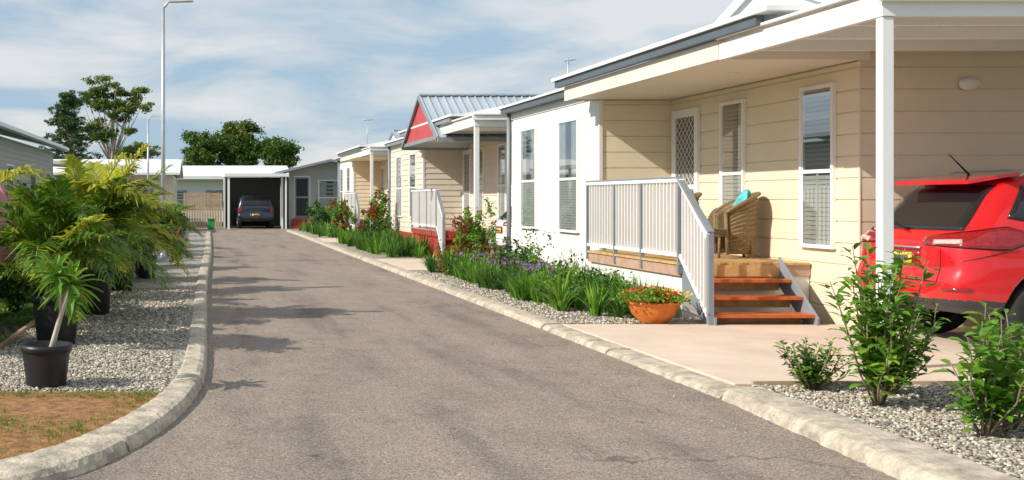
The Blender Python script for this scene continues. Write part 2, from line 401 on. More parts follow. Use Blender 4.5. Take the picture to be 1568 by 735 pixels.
def pebbles(name,regions):
    phi=(1+5**.5)/2
    ico=unit(np.array([(-1,phi,0),(1,phi,0),(-1,-phi,0),(1,-phi,0),(0,-1,phi),(0,1,phi),(0,-1,-phi),(0,1,-phi),(phi,0,-1),(phi,0,1),(-phi,0,-1),(-phi,0,1)],float))
    f=np.array([(0,11,5),(0,5,1),(0,1,7),(0,7,10),(0,10,11),(1,5,9),(5,11,4),(11,10,2),(10,7,6),(7,1,8),(3,9,4),(3,4,2),(3,2,6),(3,6,8),(3,8,9),(4,9,5),(2,4,11),(6,2,10),(8,6,7),(9,8,1)])
    VV=[];FF=[];o=0
    for (fn,n,s0,s1) in regions:
        C=fn(n); n=len(C)
        S=rng.uniform(s0,s1,n)[:,None]*rng.uniform(.6,1.3,(n,3)); S[:,2]*=.6
        a=rng.uniform(0,6.28,n)
        X=ico[None]*S[:,None]*rng.uniform(.8,1.15,(n,12,1))
        ca=np.cos(a)[:,None];sa=np.sin(a)[:,None]
        V=np.stack([X[...,0]*ca-X[...,1]*sa,X[...,0]*sa+X[...,1]*ca,X[...,2]],-1)+C[:,None]
        VV.append(V.reshape(-1,3)); FF.append((f[None]+(np.arange(n)*12)[:,None,None]+o).reshape(-1,3)); o+=n*12
    rmesh(name,np.concatenate(VV),np.concatenate(FF),['pebble'],smooth=True)
def rect(x0,x1,y0,y1,z=.055):
    return lambda n: np.stack([rng.uniform(x0,x1,n),rng.uniform(y0,y1,n),z+rng.uniform(-.004,.006,n)],1)
pebbles('pebbles',[(rect(-1.92,-.28,8.37,11),9500,.008,.018),(rect(-1.92,-.18,11,18),9000,.010,.022),
 (rect(4.24,6.2,5.3,8.6),14000,.008,.018),(rect(4.2,5.2,12.9,22),7000,.01,.022),(rect(3.3,3.84,6,12),60,.004,.01,),(lambda n:np.stack([rng.uniform(.02,.5,n)**1.0,rng.uniform(7,16,n),np.full(n,.004)],1),120,.004,.010)])

L=Leaves()
def scat(n,fn,ln,w,mi,nb=5,sp=.8):
    for _ in range(n):
        x,y=fn(); blades(L,x,y,.045,nb,ln*random.uniform(.6,1.3),w,sp,mi,2,.02)
scat(2600,lambda:(random.uniform(-5,-2.0),random.uniform(8.4,20)),.07,.007,0,7)
L.build('lawn_grass',['grass'])
L=Leaves()
def fs(th):
    def f():
        while True:
            y=random.uniform(5.2,8.33); x=random.uniform(-3.4,-.3)
            j=min(range(len(Lo)),key=lambda i:abs(Lo[i][1]-y))
            e=(8.33-y<.25) or (Lo[j][0]-x<.25)
            if x<Lo[j][0]-.03 and (math.sin(x*3+1)+math.sin(y*4.1+x*2)+random.uniform(-1.3,1.3)+(1.0 if e else 0))>th: return x,y
    return f
scat(1000,fs(.7),.045,.006,0,7,1.1)
scat(2600,fs(-.2),.030,.005,1,7,1.4)
L.build('grass_tufts',['grass','dry'])

# ---------------------------------------------------------------- house helpers
def bx(mb,o,u,n,a0,a1,d0,d1,z0,z1,m=0):
    p=[o[i]+u[i]*a0+n[i]*d0 for i in (0,1)]; q=[o[i]+u[i]*a1+n[i]*d1 for i in (0,1)]
    mb.box(p[0],q[0],p[1],q[1],z0,z1,m)
def wall(mb,o,u,n,length,z0,z1,pitch=.25,style='groove',m=0):
    pr=[];z=z0
    while z<z1-1e-4:
        zt=min(z+pitch,z1)
        if style=='groove': pr+=[(0,z),(0,zt-.016),(-.014,zt-.013),(-.014,zt)]
        else: pr+=[(.018,z),(0.0,zt)]
        z=zt
    vs=[]
    for d,zz in pr:
        for a in (0,length): vs.append((o[0]+u[0]*a+n[0]*d,o[1]+u[1]*a+n[1]*d,zz))
    fs=[(2*i,2*i+1,2*i+3,2*i+2) for i in range(len(pr)-1)]
    mb.add(vs,fs,m)
def window(E,o,u,n,a0,a1,z0,z1,kind='shutter',name='window',split=.47):
    f=MB()
    t=.045
    bx(f,o,u,n,a0-t,a0,.002,.05,z0-t,z1+t);bx(f,o,u,n,a1,a1+t,.002,.05,z0-t,z1+t)
    bx(f,o,u,n,a0,a1,.002,.05,z1,z1+t);bx(f,o,u,n,a0,a1,.002,.06,z0-t,z0)
    zm=z0+(z1-z0)*split
    bx(f,o,u,n,a0,a1,.004,.045,zm-.022,zm+.022)
    bx(f,o,u,n,a0,a0+.02,.006,.035,z0,z1);bx(f,o,u,n,a1-.02,a1,.006,.035,z0,z1)
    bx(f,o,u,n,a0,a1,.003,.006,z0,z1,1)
    if kind=='shutter':
        am=(a0+a1)/2
        bx(f,o,u,n,am-.02,am+.02,.007,.026,z0,zm,2)
        z=z0+.03
        while z<z1-.04:
            low=z<zm
            if abs(z-zm)>.04:
                p0=[o[i]+u[i]*(a0+.03)+n[i]*.02 for i in (0,1)]; p1=[o[i]+u[i]*(a1-.03)+n[i]*.02 for i in (0,1)]
                f.beam((p0[0],p0[1],z),(p1[0],p1[1],z),.006,.048 if low else .032,2 if low else 4)
            z+=.055
    else:
        k=0;a=a0+.02
        while a<a1-.03:
            gapc=abs(a-(a0+a1)/2)<(a1-a0)*.16
            if not gapc: bx(f,o,u,n,a,a+.034,.008,.016+.010*(k%2),z0,z1,5)
            a+=.036;k+=1
        z=z0+.02
        while z<zm-.03:
            p0=[o[i]+u[i]*(a0+.03)+n[i]*.029 for i in (0,1)]; p1=[o[i]+u[i]*(a1-.03)+n[i]*.029 for i in (0,1)]
            f.beam((p0[0],p0[1],z+.02),(p1[0],p1[1],z+.02),.004,.040,2); z+=.045
    d=.036
    P=[o[i]+u[i]*(a0+.02)+n[i]*d for i in (0,1)]; Q=[o[i]+u[i]*(a1-.02)+n[i]*d for i in (0,1)]
    f.add([(P[0],P[1],z0),(Q[0],Q[1],z0),(Q[0],Q[1],z1),(P[0],P[1],z1)],[(0,1,2,3)],3)
    return f.build(name,['white','dark','shut','glass','shut2','curtain'],E)
def gable(E,xf,y0,y1,yc,ze,za,xb,face,roofk,trim='greyf',name='gable',oh=.05,barge=.08):
    g=MB()
    g.add([(xf,y0,ze),(xf,y1,ze),(xf,yc,za)],[(0,1,2)],0)
    g.box(xf-.04,xf-.005,y0-.05,y1+.05,ze-.07,ze+.02,2)
    for ya in (y0,y1):
        s=-1 if ya==y0 else 1
        d=Vector((0,ya-yc,ze-za)).normalized()
        e=Vector((0,ya,ze))+d*.15
        p=[Vector((xf-oh,yc,za+.03)),Vector((xb,yc,za+.03)),Vector((xb,e.y,e.z+.03)),Vector((xf-oh,e.y,e.z+.03))]
        g.add(p+[q-Vector((0,0,.04)) for q in p],[(0,1,2,3),(7,6,5,4),(0,3,7,4),(2,1,5,6),(3,2,6,7)],1)
        x=xf-oh+.02
        while x<xb:
            g.beam((x,yc,za+.04),(x,e.y,e.z+.04),.035,.045,1); x+=.2
        g.beam((xf-oh-.015,yc,za-.01),(xf-oh-.015,e.y,e.z-.01),.03,barge,2)
        g.beam((xf-oh,e.y+s*.05,e.z-.02),(xb,e.y+s*.05,e.z-.02),.1,.1,2)
    g.beam((xf-oh,yc,za+.06),(xb,yc,za+.06),.2,.04,1)
    return g.build(name,[face,roofk,trim],E)
def railing(E,pts,dz0,h=1.0,pitch=.105):
    g=MB()
    for (p,q) in pts:
        p=Vector(p);q=Vector(q); n=max(1,int((q-p).length/pitch))
        g.beam(p+Vector((0,0,h)),q+Vector((0,0,h)),.06,.045,0)
        g.beam(p+Vector((0,0,.09)),q+Vector((0,0,.09)),.04,.045,0)
        for i in range(1,n):
            c=p.lerp(q,i/n); g.beam(c+Vector((0,0,.09)),c+Vector((0,0,h-.02)),.038,.018,0,up=(0,1,0))
    return g
def deck_set(E,y_r,skirt,fasc,tread):
    ya,yb=y_r-4.0,y_r-.8; z=.73
    g=MB()
    g.box(5.84,7.39,ya+.02,yb-.02,.0,z-.17,0)
    g.box(5.80,7.392,ya,yb,z-.165,z-.03,1)
    x=5.78
    while x<7.36:
        g.box(x,x+.088,ya-.03,yb+.02,z-.028,z,3); x+=.094
    g.build('deck',[skirt,fasc,tread,'wood' if tread!='redskirt' else 'deckw'],E)
    s=MB(); xl,xr=5.86,7.0
    s.box(xl,xr,ya-.045,ya-.032,.56,z-.03,1)
    for k in range(3):
        zt=.73-.183*(k+1); y1=ya-.03-.25*k
        s.box(xl,xr,y1-.29,y1,zt-.04,zt,0)
        s.box(xl+.01,xr-.01,y1-.02,y1-.005,zt-.15,zt-.045,1)
    for x in (xl-.03,xr):
        s.add([(x,ya,.80),(x,ya,.45),(x,ya-.62,.02),(x,ya-.86,.02),(x,ya-.86,.14),(x+.03,ya,.80),(x+.03,ya,.45),(x+.03,ya-.62,.02),(x+.03,ya-.86,.02),(x+.03,ya-.86,.14)],
              [(0,1,2,3,4),(9,8,7,6,5),(0,4,9,5),(4,3,8,9),(1,0,5,6),(1,6,7,2),(3,2,7,8)],2)
    s.build('stairs',[tread,'wood' if tread=='tread' else tread,'greyf'],E,bevel=.004)
    g=railing(E,[((5.8,ya,z),(5.8,yb,z)),((5.8,ya-.78,.06),(5.8,ya-.03,z))],z)
    for yy in (ya,ya+1.15,ya+2.1,yb): g.box(5.775,5.825,yy-.022,yy+.022,.6,z+1.03,1)
    g.box(5.77,5.83,ya-.85,ya-.79,.05,1.10,1)
    g.beam((5.8,ya-.84,1.12),(5.8,ya,z+1.03),.07,.03,1)
    g.beam((5.8,ya,z+1.035),(5.8,yb,z+1.035),.07,.02,1)
    g.build('deck_railing',['white','greyf'],E)
def house(name,y_r,front='wallwhite',porch='cream',skirt='wallwhite',fasc='deckw',tread='tread',style='groove',pitch=.25,carport=True,darkf='darkf',farlen=4.9,detail=True,fkind='curtain'):
    E=empty(name,(9,y_r,0)); XF,XR,XB=6.27,7.40,13.5; yn=y_r-5; yf=y_r+farlen
    w=MB()
    wall(w,(XF,y_r),(0,1),(-1,0),farlen,.0,3.32,pitch if style!='groove' else 3.4,style,0)
    wall(w,(XF,y_r),(1,0),(0,-1),XR-XF,.0,3.07,pitch,style,1)
    wall(w,(XR,yn),(0,1),(-1,0),5,.0,3.07,pitch,style,1)
    wall(w,(XR,yn),(1,0),(0,-1),XB-XR,.0,3.3,pitch,style,1)
    wall(w,(XF,yf),(1,0),(0,1),XB-XF,.0,3.3,pitch,style,0)
    wall(w,(XB,yn),(0,1),(1,0),yf-yn,.0,3.3,pitch,style,0)
    w.build('walls',[front,porch],E)
    t=MB()
    for (x,y) in ((XF,y_r),(XF,yf)): t.box(x-.022,x+.03,y-.022,y+.03,.02,3.06)
    if style=='groove':
        for q in (1.55,3.1): t.box(XF-.004,XF-.001,y_r+q,y_r+q+.03,.02,3.06)
    t.build('corner_trims',[front if style=='groove' else 'white'],E)
    t=MB(); t.box(XR-.006,XR+.012,yn-.006,yn+.012,.02,3.06); t.build('corner_bead',[porch],E)
    c=MB(); xo=5.72
    c.box(xo+.05,XR-.003,yn-.15,y_r-.02,3.07,3.10,0)
    c.box(xo,xo+.04,yn-.15,y_r+.02,3.05,3.27,1)
    c.box(xo-.0,XF,y_r+.022,y_r+.05,3.05,3.27,1)
    c.box(xo,XR,yn-.19,yn-.155,3.05,3.27,1)
    for yy in (yn+1.3,yn+3.4): c.lathe((6.6,yy,3.055),[(.001,0),(.05,0),(.06,.014)],14,2)
    c.build('porch_ceiling',['soffit','fasciac','white'],E)
    r=MB()
    r.box(xo-.09,xo-.003,yn-1.2 if carport and detail else yn-.2,y_r+.25,3.275,3.37,1)
    r.box(xo-.13,xo+.3,yn-1.5 if carport and detail else yn-.25,y_r+.30,3.375,3.425,0)
    r.box(XF-.19,XF+.05,y_r+.30,yf+.25,3.23,3.325,1)
    r.box(XF-.23,XF+.3,y_r+.30,yf+.32,3.33,3.37,0)
    r.box(XF-.02,XF-.003,y_r+.05,yf+.05,3.10,3.228,2)
    xm=(XF+XB)/2; zr=4.25
    r.add([(xo-.1,yn-.3,3.42),(xo-.1,y_r+.3,3.42),(xm,y_r+.3,zr),(xm,yn-.3,zr)],[(0,1,2,3)],3)
    r.add([(XF-.2,y_r+.3,3.36),(XF-.2,yf+.3,3.36),(xm,yf-1.5,zr),(xm,y_r+.3,zr)],[(0,1,2,3)],3)
    r.add([(XB+.3,yn-.3,3.36),(XB+.3,yf+.3,3.36),(xm,yf-1.5,zr),(xm,yn-.3,zr)],[(0,3,2,1)],3)
    r.add([(XF-.2,yf+.3,3.36),(XB+.3,yf+.3,3.36),(xm,yf-1.5,zr)],[(0,1,2)],3)
    r.add([(xo-.1,yn-.3,3.42),(XB+.3,yn-.3,3.36),(xm,yn-.3,zr)],[(0,1,2)],2)
    r.build('roof',['rooflight',darkf,'white','roofm'],E)
    if carport:
        p=MB(); yc=yn-3.1; zc=3.06
        p.box(xo+.0,xo+.06,yc,yn-.2,zc-.02,zc+.17,0)
        p.box(xo+.0,XB,yc-.06,yc-.003,zc-.02,zc+.17,0)
        p.box(xo-.05,XB,yc-.13,yc-.065,zc+.10,zc+.20,0)
        p.box(xo-.04,XB,yc-.16,yn-.2,zc+.205,zc+.235,0)
        y=yc+.75
        while y<yn-.3:
            p.box(xo+.063,XB,y,y+.06,zc+.03,zc+.15,0); y+=.85
        x=xo+.2
        while x<XB-.1:
            p.box(x,x+.05,yc-.14,yn-.2,zc+.18,zc+.203,1); x+=.2
        p.box(xo+.01,xo+.108,yc-.045,yc+.05,.05,zc-.022,0)
        p.box(xo-.02,xo+.138,yc-.075,yc+.08,.05,.075,0)
        p.box(XB-.3,XB-.2,yc-.055,yc+.05,.05,zc-.022,0)
        p.build('carport',['white','rooflight'],E,bevel=.005)
    nx=(-1,0)
    for a,b in ((y_r+.98,y_r+1.93),(y_r+3.3,y_r+4.25)): window(E,(XF,0),(0,1),nx,a,b,.98,2.82,fkind)
    window(E,(XR,0),(0,1),nx,yn+.50,yn+1.14,.96,2.82)
    window(E,(XR,0),(0,1),nx,yn+2.65,yn+3.25,1.0,2.82)
    d=MB(); o=(XR,0);u=(0,1); a,b=yn+4.05,yn+4.85
    bx(d,o,u,nx,a-.05,a,.002,.05,.74,2.87,0);bx(d,o,u,nx,b,b+.05,.002,.05,.74,2.87,0);bx(d,o,u,nx,a,b,.002,.05,2.82,2.87,0)
    bx(d,o,u,nx,a,b,.003,.02,.74,2.82,1)
    for q in (a,b-.07): bx(d,o,u,nx,q,q+.07,.022,.042,.75,2.82,0)
    for z in (.75,1.65,2.75): bx(d,o,u,nx,a+.07,b-.07,.022,.042,z,z+.07,0)
    W=b-a-.14; H=1.93
    k=-W
    while k<H+W:
        for s in (1,-1):
            if s==1: z0,z1=k,k+W
            else: z0,z1=k+W,k
            t0,t1=0,1
            dz=z1-z0
            if dz>0: t0=max(0,(0-z0)/dz); t1=min(1,(H-z0)/dz)
            else: t0=max(0,(H-z0)/dz); t1=min(1,(0-z0)/dz)
            if t1>t0: d.beam((XR-.032,a+.07+W*t0,.82+z0+dz*t0),(XR-.032,a+.07+W*t1,.82+z0+dz*t1),.006,.006,0)
        k+=.13
    d.build('screen_door',['white','mesh'],E)
    deck_set(E,y_r,skirt,fasc,tread)
    q=MB(); q.tube([(XF-.06,yf+.1,3.25),(XF-.06,yf+.1,.05)],.045,8,0); q.build('downpipe',['greyf'],E)
    if skirt=='redskirt':
        q=MB(); q.box(XF-.03,XF-.018,y_r,yf,.0,.5); q.build('skirting',['redskirt'],E)
    return E
HA=house('cream_cottage',17.5)
gable(HA,7.1,11.5,16.5,14,3.42,4.30,10,'white','rooflight','white',barge=.12)
q=MB(); vs=[];fs_=[];n=16
for j in range(6):
    t=j/5*math.pi/2; 
    for i in range(n):
        a=2*math.pi*i/n; vs.append((8.62+.12*math.cos(t)*math.cos(a),12.485-.07*math.sin(t),2.80+.08*math.cos(t)*math.sin(a)))
for j in range(5):
    for i in range(n): fs_.append((j*n+i,j*n+(i+1)%n,(j+1)*n+(i+1)%n,(j+1)*n+i))
q.add(vs,fs_,0,True); q.build('wall_lamp',['white'],HA)
q=MB(); q.tube([(6.24,17.75,.1),(6.24,17.75,.62),(6.18,17.75,.66)],.012,6,0); q.build('garden_tap',['galv'],HA)
HB=house('gabled_cottage',31.5,front='cream2',porch='cream2',skirt='redskirt',fasc='redskirt',tread='redskirt',style='lap',pitch=.16,carport=True,darkf='greyf',farlen=5.3)
gable(HB,5.60,26.4,30.7,28.5,3.0,4.12,10.5,'pink','roofm','greyf')
HC=house('white_cottage',46,front='wallwhite',porch='cream',style='lap',pitch=.16,farlen=4.5,tread='greyf',fasc='greyf',carport=True)
gable(HC,7.5,41.2,45.8,43.5,3.4,4.15,10.5,'white','roofm','greyf')

def antenna(E,x,y,z,h,s=1):
    a=MB(); a.tube([(x,y,z),(x,y,z+h)],.018,6,0)
    for k in range(6): a.tube([(x-(.28-.03*k)*s,y-(.35-.13*k)*s,z+h-.05),(x+(.28-.03*k)*s,y-(.35-.13*k)*s,z+h-.05)],.007,4,0)
    a.tube([(x,y-.4*s,z+h-.05),(x,y+.4*s,z+h-.05)],.01,4,0)
    a.tube([(x-.12*s,y,z+h*.6),(x+.12*s,y,z+h*.6)],.008,4,0)
    a.build('tv_antenna',['galv'],E)
antenna(HA,7.05,21.4,3.5,.72,.4)
antenna(HC,7.2,48.5,3.4,1.6,.9)

# ---------------------------------------------------------------- wicker chairs
def chair(x,y,rot,S=.92):
    E=empty('wicker_chair',(x,y,.73))
    m=MB(); n=26; rows=12
    vs=[]
    for j in range(rows+1):
        t=j/rows
        for i in range(n+1):
            a=R(-115)+R(230)*i/n
            top=.92-.28*(abs(i/n-.5)*2)**2.0
            z=.06+(top-.06)*t
            r=.28+.05*math.sin(t*math.pi*.6)+ (.03 if j==rows else 0)
            vs.append((math.cos(a)*r*S,math.sin(a)*r*S,z*S))
    fs=[(j*(n+1)+i,j*(n+1)+i+1,(j+1)*(n+1)+i+1,(j+1)*(n+1)+i) for j in range(rows) for i in range(n)]
    m.add(vs,fs,0,True)
    rim=[vs[rows*(n+1)+i] for i in range(n+1)]; m.tube(rim,.024,8,0)
    m.tube([rim[0],(rim[0][0]+.02,rim[0][1],.05)],.022,6,0); m.tube([rim[-1],(rim[-1][0]+.02,rim[-1][1],.05)],.022,6,0)
    m.lathe((0,0,0),[(.001,.40*S),(.29*S,.40*S),(.31*S,.37*S),(.31*S,.30*S)],20,0)
    for sx in (-.2,.2):
        for sy in (-.2,.2): m.tube([(sx*S,sy*S,.36*S),(sx*1.1*S,sy*1.1*S,0)],.02,6,0)
    for j in range(1,rows):
        m.tube([tuple(np.array(vs[j*(n+1)+i])*np.array([1.02,1.02,1])) for i in range(0,n+1,2)],.008,4,0)
    o=m.build('frame',['wicker'],None); s=o.modifiers.new('s','SOLIDIFY'); s.thickness=.012
    c=MB(); nn=10
    F=[(i*(nn+1)+j,(i+1)*(nn+1)+j,(i+1)*(nn+1)+j+1,i*(nn+1)+j+1) for i in range(nn) for j in range(nn)]
    for s in (-1,1):
        vs=[]
        for i in range(nn+1):
            for j in range(nn+1):
                u,v=i/nn*2-1,j/nn*2-1; th=.075*((1-u**4)*(1-v**4))**.5
                # tilted square cushion leaning in the chair back, corner up
                a_=u*.70+v*.70; b_=-u*.70+v*.70
                vs.append((.12+.06*b_+s*th,a_*.17,.70+b_*.16))
        c.add(vs,F,0,True)
    oc=c.build('cushion',['teal'],None)
    for ob in (o,oc): ob.parent=E
    E.rotation_euler=(0,0,rot)
chair(6.98,14.65,R(-12)); chair(6.75,15.85,R(-5))

# ---------------------------------------------------------------- cars
def car(name,loc,rot,paint,W=.91,H=1.66,boxy=False,roofrail=True):
    E=empty(name,(0,0,0))
    if not boxy:
        st=[(0.0,.66,.92,.52,.98,.46),(.05,.80,.97,.62,1.05,.38),(.17,.88,1.0,.68,1.14,.33),(.38,.91,1.03,.68,1.40,.30),(.55,.91,1.04,.64,1.585,.28),(1.1,.91,1.03,.64,1.665,.26),(2.2,.91,1.01,.63,1.655,.26),
            (2.75,.91,1.0,.61,1.58,.26),(3.25,.91,.98,.66,1.22,.26),(3.5,.90,.96,.72,1.06,.26),(4.0,.87,.90,.70,.96,.28),(4.3,.78,.78,.60,.84,.32),(4.4,.62,.66,.5,.70,.42)]
    else:
        st=[(0.0,.78,.98,.64,1.04,.48),(.04,.86,1.0,.70,1.12,.42),(.12,.90,1.02,.74,1.42,.38),(.26,.91,1.04,.74,1.64,.36),(.5,.91,1.05,.74,1.70,.34),(1.2,.91,1.05,.74,1.74,.34),(2.4,.91,1.05,.72,1.72,.34),
            (2.9,.91,1.04,.68,1.6,.34),(3.3,.91,1.02,.74,1.2,.34),(3.5,.90,1.0,.76,1.1,.34),(4.2,.88,.98,.74,1.04,.36),(4.5,.82,.9,.70,.96,.40),(4.6,.7,.8,.6,.85,.46)]
    k=W/.91; hz=H/1.66
    vs=[];
    for (x,w,zb,wr,zt,z0) in st:
        w*=k;wr*=k
        bl=1.0 if x>.1 else 1.04
        half=[(0,z0),(w*.82,z0),(w*.965,z0+.10),(w*bl,.60),(w*.985,zb-.06),(wr+(w-wr)*.82,zb+.04 if zt>zb+.1 else zb),(wr,zt-.07 if zt>zb+.2 else zt-.02),(wr*.8,zt-.012),(0,zt)]
        ring=[(x,a,b) for a,b in half]+[(x,-a,b) for a,b in half[-2:0:-1]]
        vs+= [(a,b,c*hz) for a,b,c in ring]
    n=16; fs=[]
    for i in range(len(st)-1):
        for j in range(n): fs.append((i*n+j,i*n+(j+1)%n,(i+1)*n+(j+1)%n,(i+1)*n+j))
    fs.append(tuple(range(n))); fs.append(tuple((len(st)-1)*n+j for j in range(n))[::-1])
    b=MB(); b.add(vs,fs,0,True)
    body=b.build('body',[paint,'clad'],None)
    s=body.modifiers.new('s','SUBSURF'); s.levels=3; s.render_levels=3
    dg=bpy.context.evaluated_depsgraph_get(); me=bpy.data.meshes.new_from_object(body.evaluated_get(dg))
    body.modifiers.clear(); body.data=me
    for v in me.vertices:
        z=v.co.z/hz
        if v.co.x<.35 and .36<z<.74:
            v.co.x-=.05*math.sin((z-.36)/.38*math.pi)*(1-v.co.x/.35)
        if v.co.x>.3: 
            d=.014*math.exp(-((z-.93)/.03)**2); v.co.y+=d*(1 if v.co.y>0 else -1) if abs(v.co.y)>.6 else 0
    bvh=BVHTree.FromPolygons([v.co for v in me.vertices],[tuple(p.vertices) for p in me.polygons])
    zc=.465*hz
    for p in me.polygons: p.material_index=1 if p.center.z<zc else 0; p.use_smooth=True
    wx=(.84,3.50); rw=.36
    cut=MB()
    for x in wx:
        for sy in (-1,1):
            ring=[(x+.42*math.cos(t*math.pi/16),sy*.56,rw+.02+.42*math.sin(t*math.pi/16)) for t in range(32)]
            ring2=[(a,sy*1.2,c) for a,_,c in ring]
            cut.add(ring+ring2,[tuple(range(32)),tuple(range(32,64))]+[(i,(i+1)%32,32+(i+1)%32,32+i) for i in range(32)],1)
    co=cut.build('cutter',[paint,'clad'])
    bm=bmesh.new(); bm.from_mesh(co.data); bmesh.ops.recalc_face_normals(bm,faces=bm.faces); bm.to_mesh(co.data); bm.free()
    bm=bmesh.new(); bm.from_mesh(me); bmesh.ops.recalc_face_normals(bm,faces=bm.faces); bm.to_mesh(me); bm.free()
    md=body.modifiers.new('b','BOOLEAN'); md.object=co; md.operation='DIFFERENCE'; md.solver='EXACT'
    dg=bpy.context.evaluated_depsgraph_get(); me2=bpy.data.meshes.new_from_object(body.evaluated_get(dg))
    body.modifiers.clear(); body.data=me2
    bpy.data.objects.remove(co)
    parts=[body]
    def patch(pname,fn,nu,nv,key,off=.005):
        P=[]
        for i in range(nu+1):
            for j in range(nv+1):
                o,d=fn(i/nu,j/nv); h=bvh.ray_cast(Vector(o),Vector(d).normalized())
                if h[0] is None: return None
                P.append(h[0]+(h[1] if h[1].dot(Vector(d))>0 else -h[1])*off)
        m=MB(); F=[(i*(nv+1)+j,(i+1)*(nv+1)+j,(i+1)*(nv+1)+j+1,i*(nv+1)+j+1) for i in range(nu) for j in range(nv)]
        m.add(P,F,0,True); o=m.build(pname,[key]); parts.append(o)
        sd=o.modifiers.new('s','SOLIDIFY'); sd.thickness=off*.9; sd.offset=0
        return o
    L_=lambda a,b,t:a+(b-a)*t
    zg0,zg1=(1.085*hz,1.50*hz) if not boxy else (1.12*hz,1.58*hz)
    patch('rear_window',lambda u,v:((1.6,(u*2-1)*L_(.70,.57,v)*k*(.97 if boxy else 1.0),L_(zg0,zg1,v)),(-1,0,0)),16,8,'cglass')
    patch('windshield',lambda u,v:((2.0,(u*2-1)*L_(.64,.54,v)*k,L_(1.14,1.52,v)*hz),(1,0,0)),14,8,'cglass')
    for sy in (-1,1):
        segs=[(.62,.62,.98,1.02,.14),(1.08,1.04,1.86,1.86,1),(1.95,1.95,2.95,2.55,1)] if not boxy else [(.35,.38,1.1,1.1,1),(1.18,1.18,1.95,1.95,1),(2.03,2.03,3.0,2.65,1)]
        for (xa,xat,xb,xbt,kk) in segs:
            zt=1.50*hz if not boxy else 1.58*hz; zb_=1.10*hz
            if kk==.14: 
                fn=lambda u,v,sy=sy:((L_(L_(.50,.98,u),L_(.74,1.0,u),v),0,L_(L_(1.20,1.11,u)*hz,zt,v)),(0,sy,0))
            else: fn=lambda u,v,sy=sy,xa=xa,xat=xat,xb=xb,xbt=xbt:((L_(L_(xa,xb,u),L_(xat,xbt,u),v),0,L_(zb_,zt,v)),(0,sy,0))
            patch('side_window',fn,8,6,'cglass')
        if not boxy:
            def tl(u,v,sy=sy,g=1.0):
                ph=R(L_(30,97,u)); zc_=L_(.985,1.035,u)*hz; hh=L_(.03,.09,min(1,u*1.5))*hz*(1 if u<.75 else 1-(u-.75)*3.2)*g
                return (.62,0,zc_+(v-.5)*2*hh),(-math.cos(ph),sy*math.sin(ph),0)
            patch('tail_lamp_surround',lambda u,v,sy=sy:tl(u,v,sy,1.16),20,6,'black',.003)
            patch('tail_lamp',lambda u,v,sy=sy:tl(u,v,sy,1.0),20,6,'tail',.012)
            patch('reverse_lamp',lambda u,v,sy=sy:((.62,0,(.972+.035*(v-.5)+.01*u)*hz),(-math.cos(R(L_(40,56,u))),sy*math.sin(R(L_(40,56,u))),0)),8,2,'clear',.020)
            patch('reflector',lambda u,v,sy=sy:((.62,0,(.56+.03*(v-.5))*hz),(-math.cos(R(L_(46,60,u))),sy*math.sin(R(L_(46,60,u))),0)),6,2,'tail',.008)
            patch('tailgate_seam',lambda u,v,sy=sy:((.8,sy*(.60+.006*u)*k,L_(.62,.93,v)*hz),(-1,0,0)),1,8,'black',.003)
            patch('bumper_seam',lambda u,v,sy=sy:((L_(.02,.42,u),0,(L_(.80,.90,u)+.007*v)*hz),(0,sy,0)),6,1,'black',.003)
        else:
            patch('tail_lamp',lambda u,v,sy=sy:((.8,sy*L_(.70,.84,u)*k,L_(.78,1.10,v)*hz),(-1,0,0)),4,6,'tail',.008)
        patch('head_lamp',lambda u,v,sy=sy:((3.9,0,(.80+.06*(v-.5)*2)*hz),(math.cos(R(L_(35,75,u))),sy*math.sin(R(L_(35,75,u))),0)),8,3,'clear',.008)
        for xs in (1.07,1.93,3.05):
            patch('door_seam',lambda u,v,sy=sy,xs=xs:((xs+.008*(u-.5),0,L_(.42,1.08,v)*hz),(0,sy,0)),1,8,'black',.003)
        patch('door_handle',lambda u,v,sy=sy:((1.2+.16*u,0,(.93+.025*v)*hz),(0,sy,0)),3,1,paint,.03)
    patch('tailgate_seam',lambda u,v:((.8,(u*2-1)*.60*k,(.615+.01*v)*hz),(-1,0,0)),10,1,'black',.003)
    patch('number_plate',lambda u,v:((.8,(u*2-1)*.19,(.77+.10*v)*hz if not boxy else (.62+.1*v)*hz),(-1,0,0)),4,2,'plate',.014)
    patch('plate_letters',lambda u,v:((.8,(u*2-1)*.14,(.797+.045*v)*hz if not boxy else (.645+.045*v)*hz),(-1,0,0)),4,1,'clad',.022)
    patch('plate_recess',lambda u,v:((.8,(u*2-1)*.30,(.745+.155*v)*hz if not boxy else (.59+.16*v)*hz),(-1,0,0)),6,3,'clad' if boxy else 'tail',.004)
    patch('garnish',lambda u,v:((.8,(u*2-1)*.32,(.915+.014*v)*hz),(-1,0,0)),6,1,'alloy' if not boxy else 'clad',.015)
    patch('grille',lambda u,v:((3.9,(u*2-1)*.45,(.58+.17*v)*hz),(1,0,0)),6,2,'black',.006)
    x=MB()
    sx=.36; sz=1.565*hz
    if not boxy:
        x.add([(sx-.07,-.56*k,sz-.055),(sx-.07,.56*k,sz-.055),(sx+.4,.60*k,sz+.03),(sx+.4,-.60*k,sz+.03),(sx-.07,-.56*k,sz-.015),(sx-.07,.56*k,sz-.015),(sx+.4,.60*k,sz+.06),(sx+.4,-.60*k,sz+.06)],
          [(0,1,2,3),(7,6,5,4),(0,4,5,1),(1,5,6,2),(2,6,7,3),(3,7,4,0)],0)
    x.beam((.07,0,1.09*hz),(.15,.42,1.15*hz),.02,.015,1)
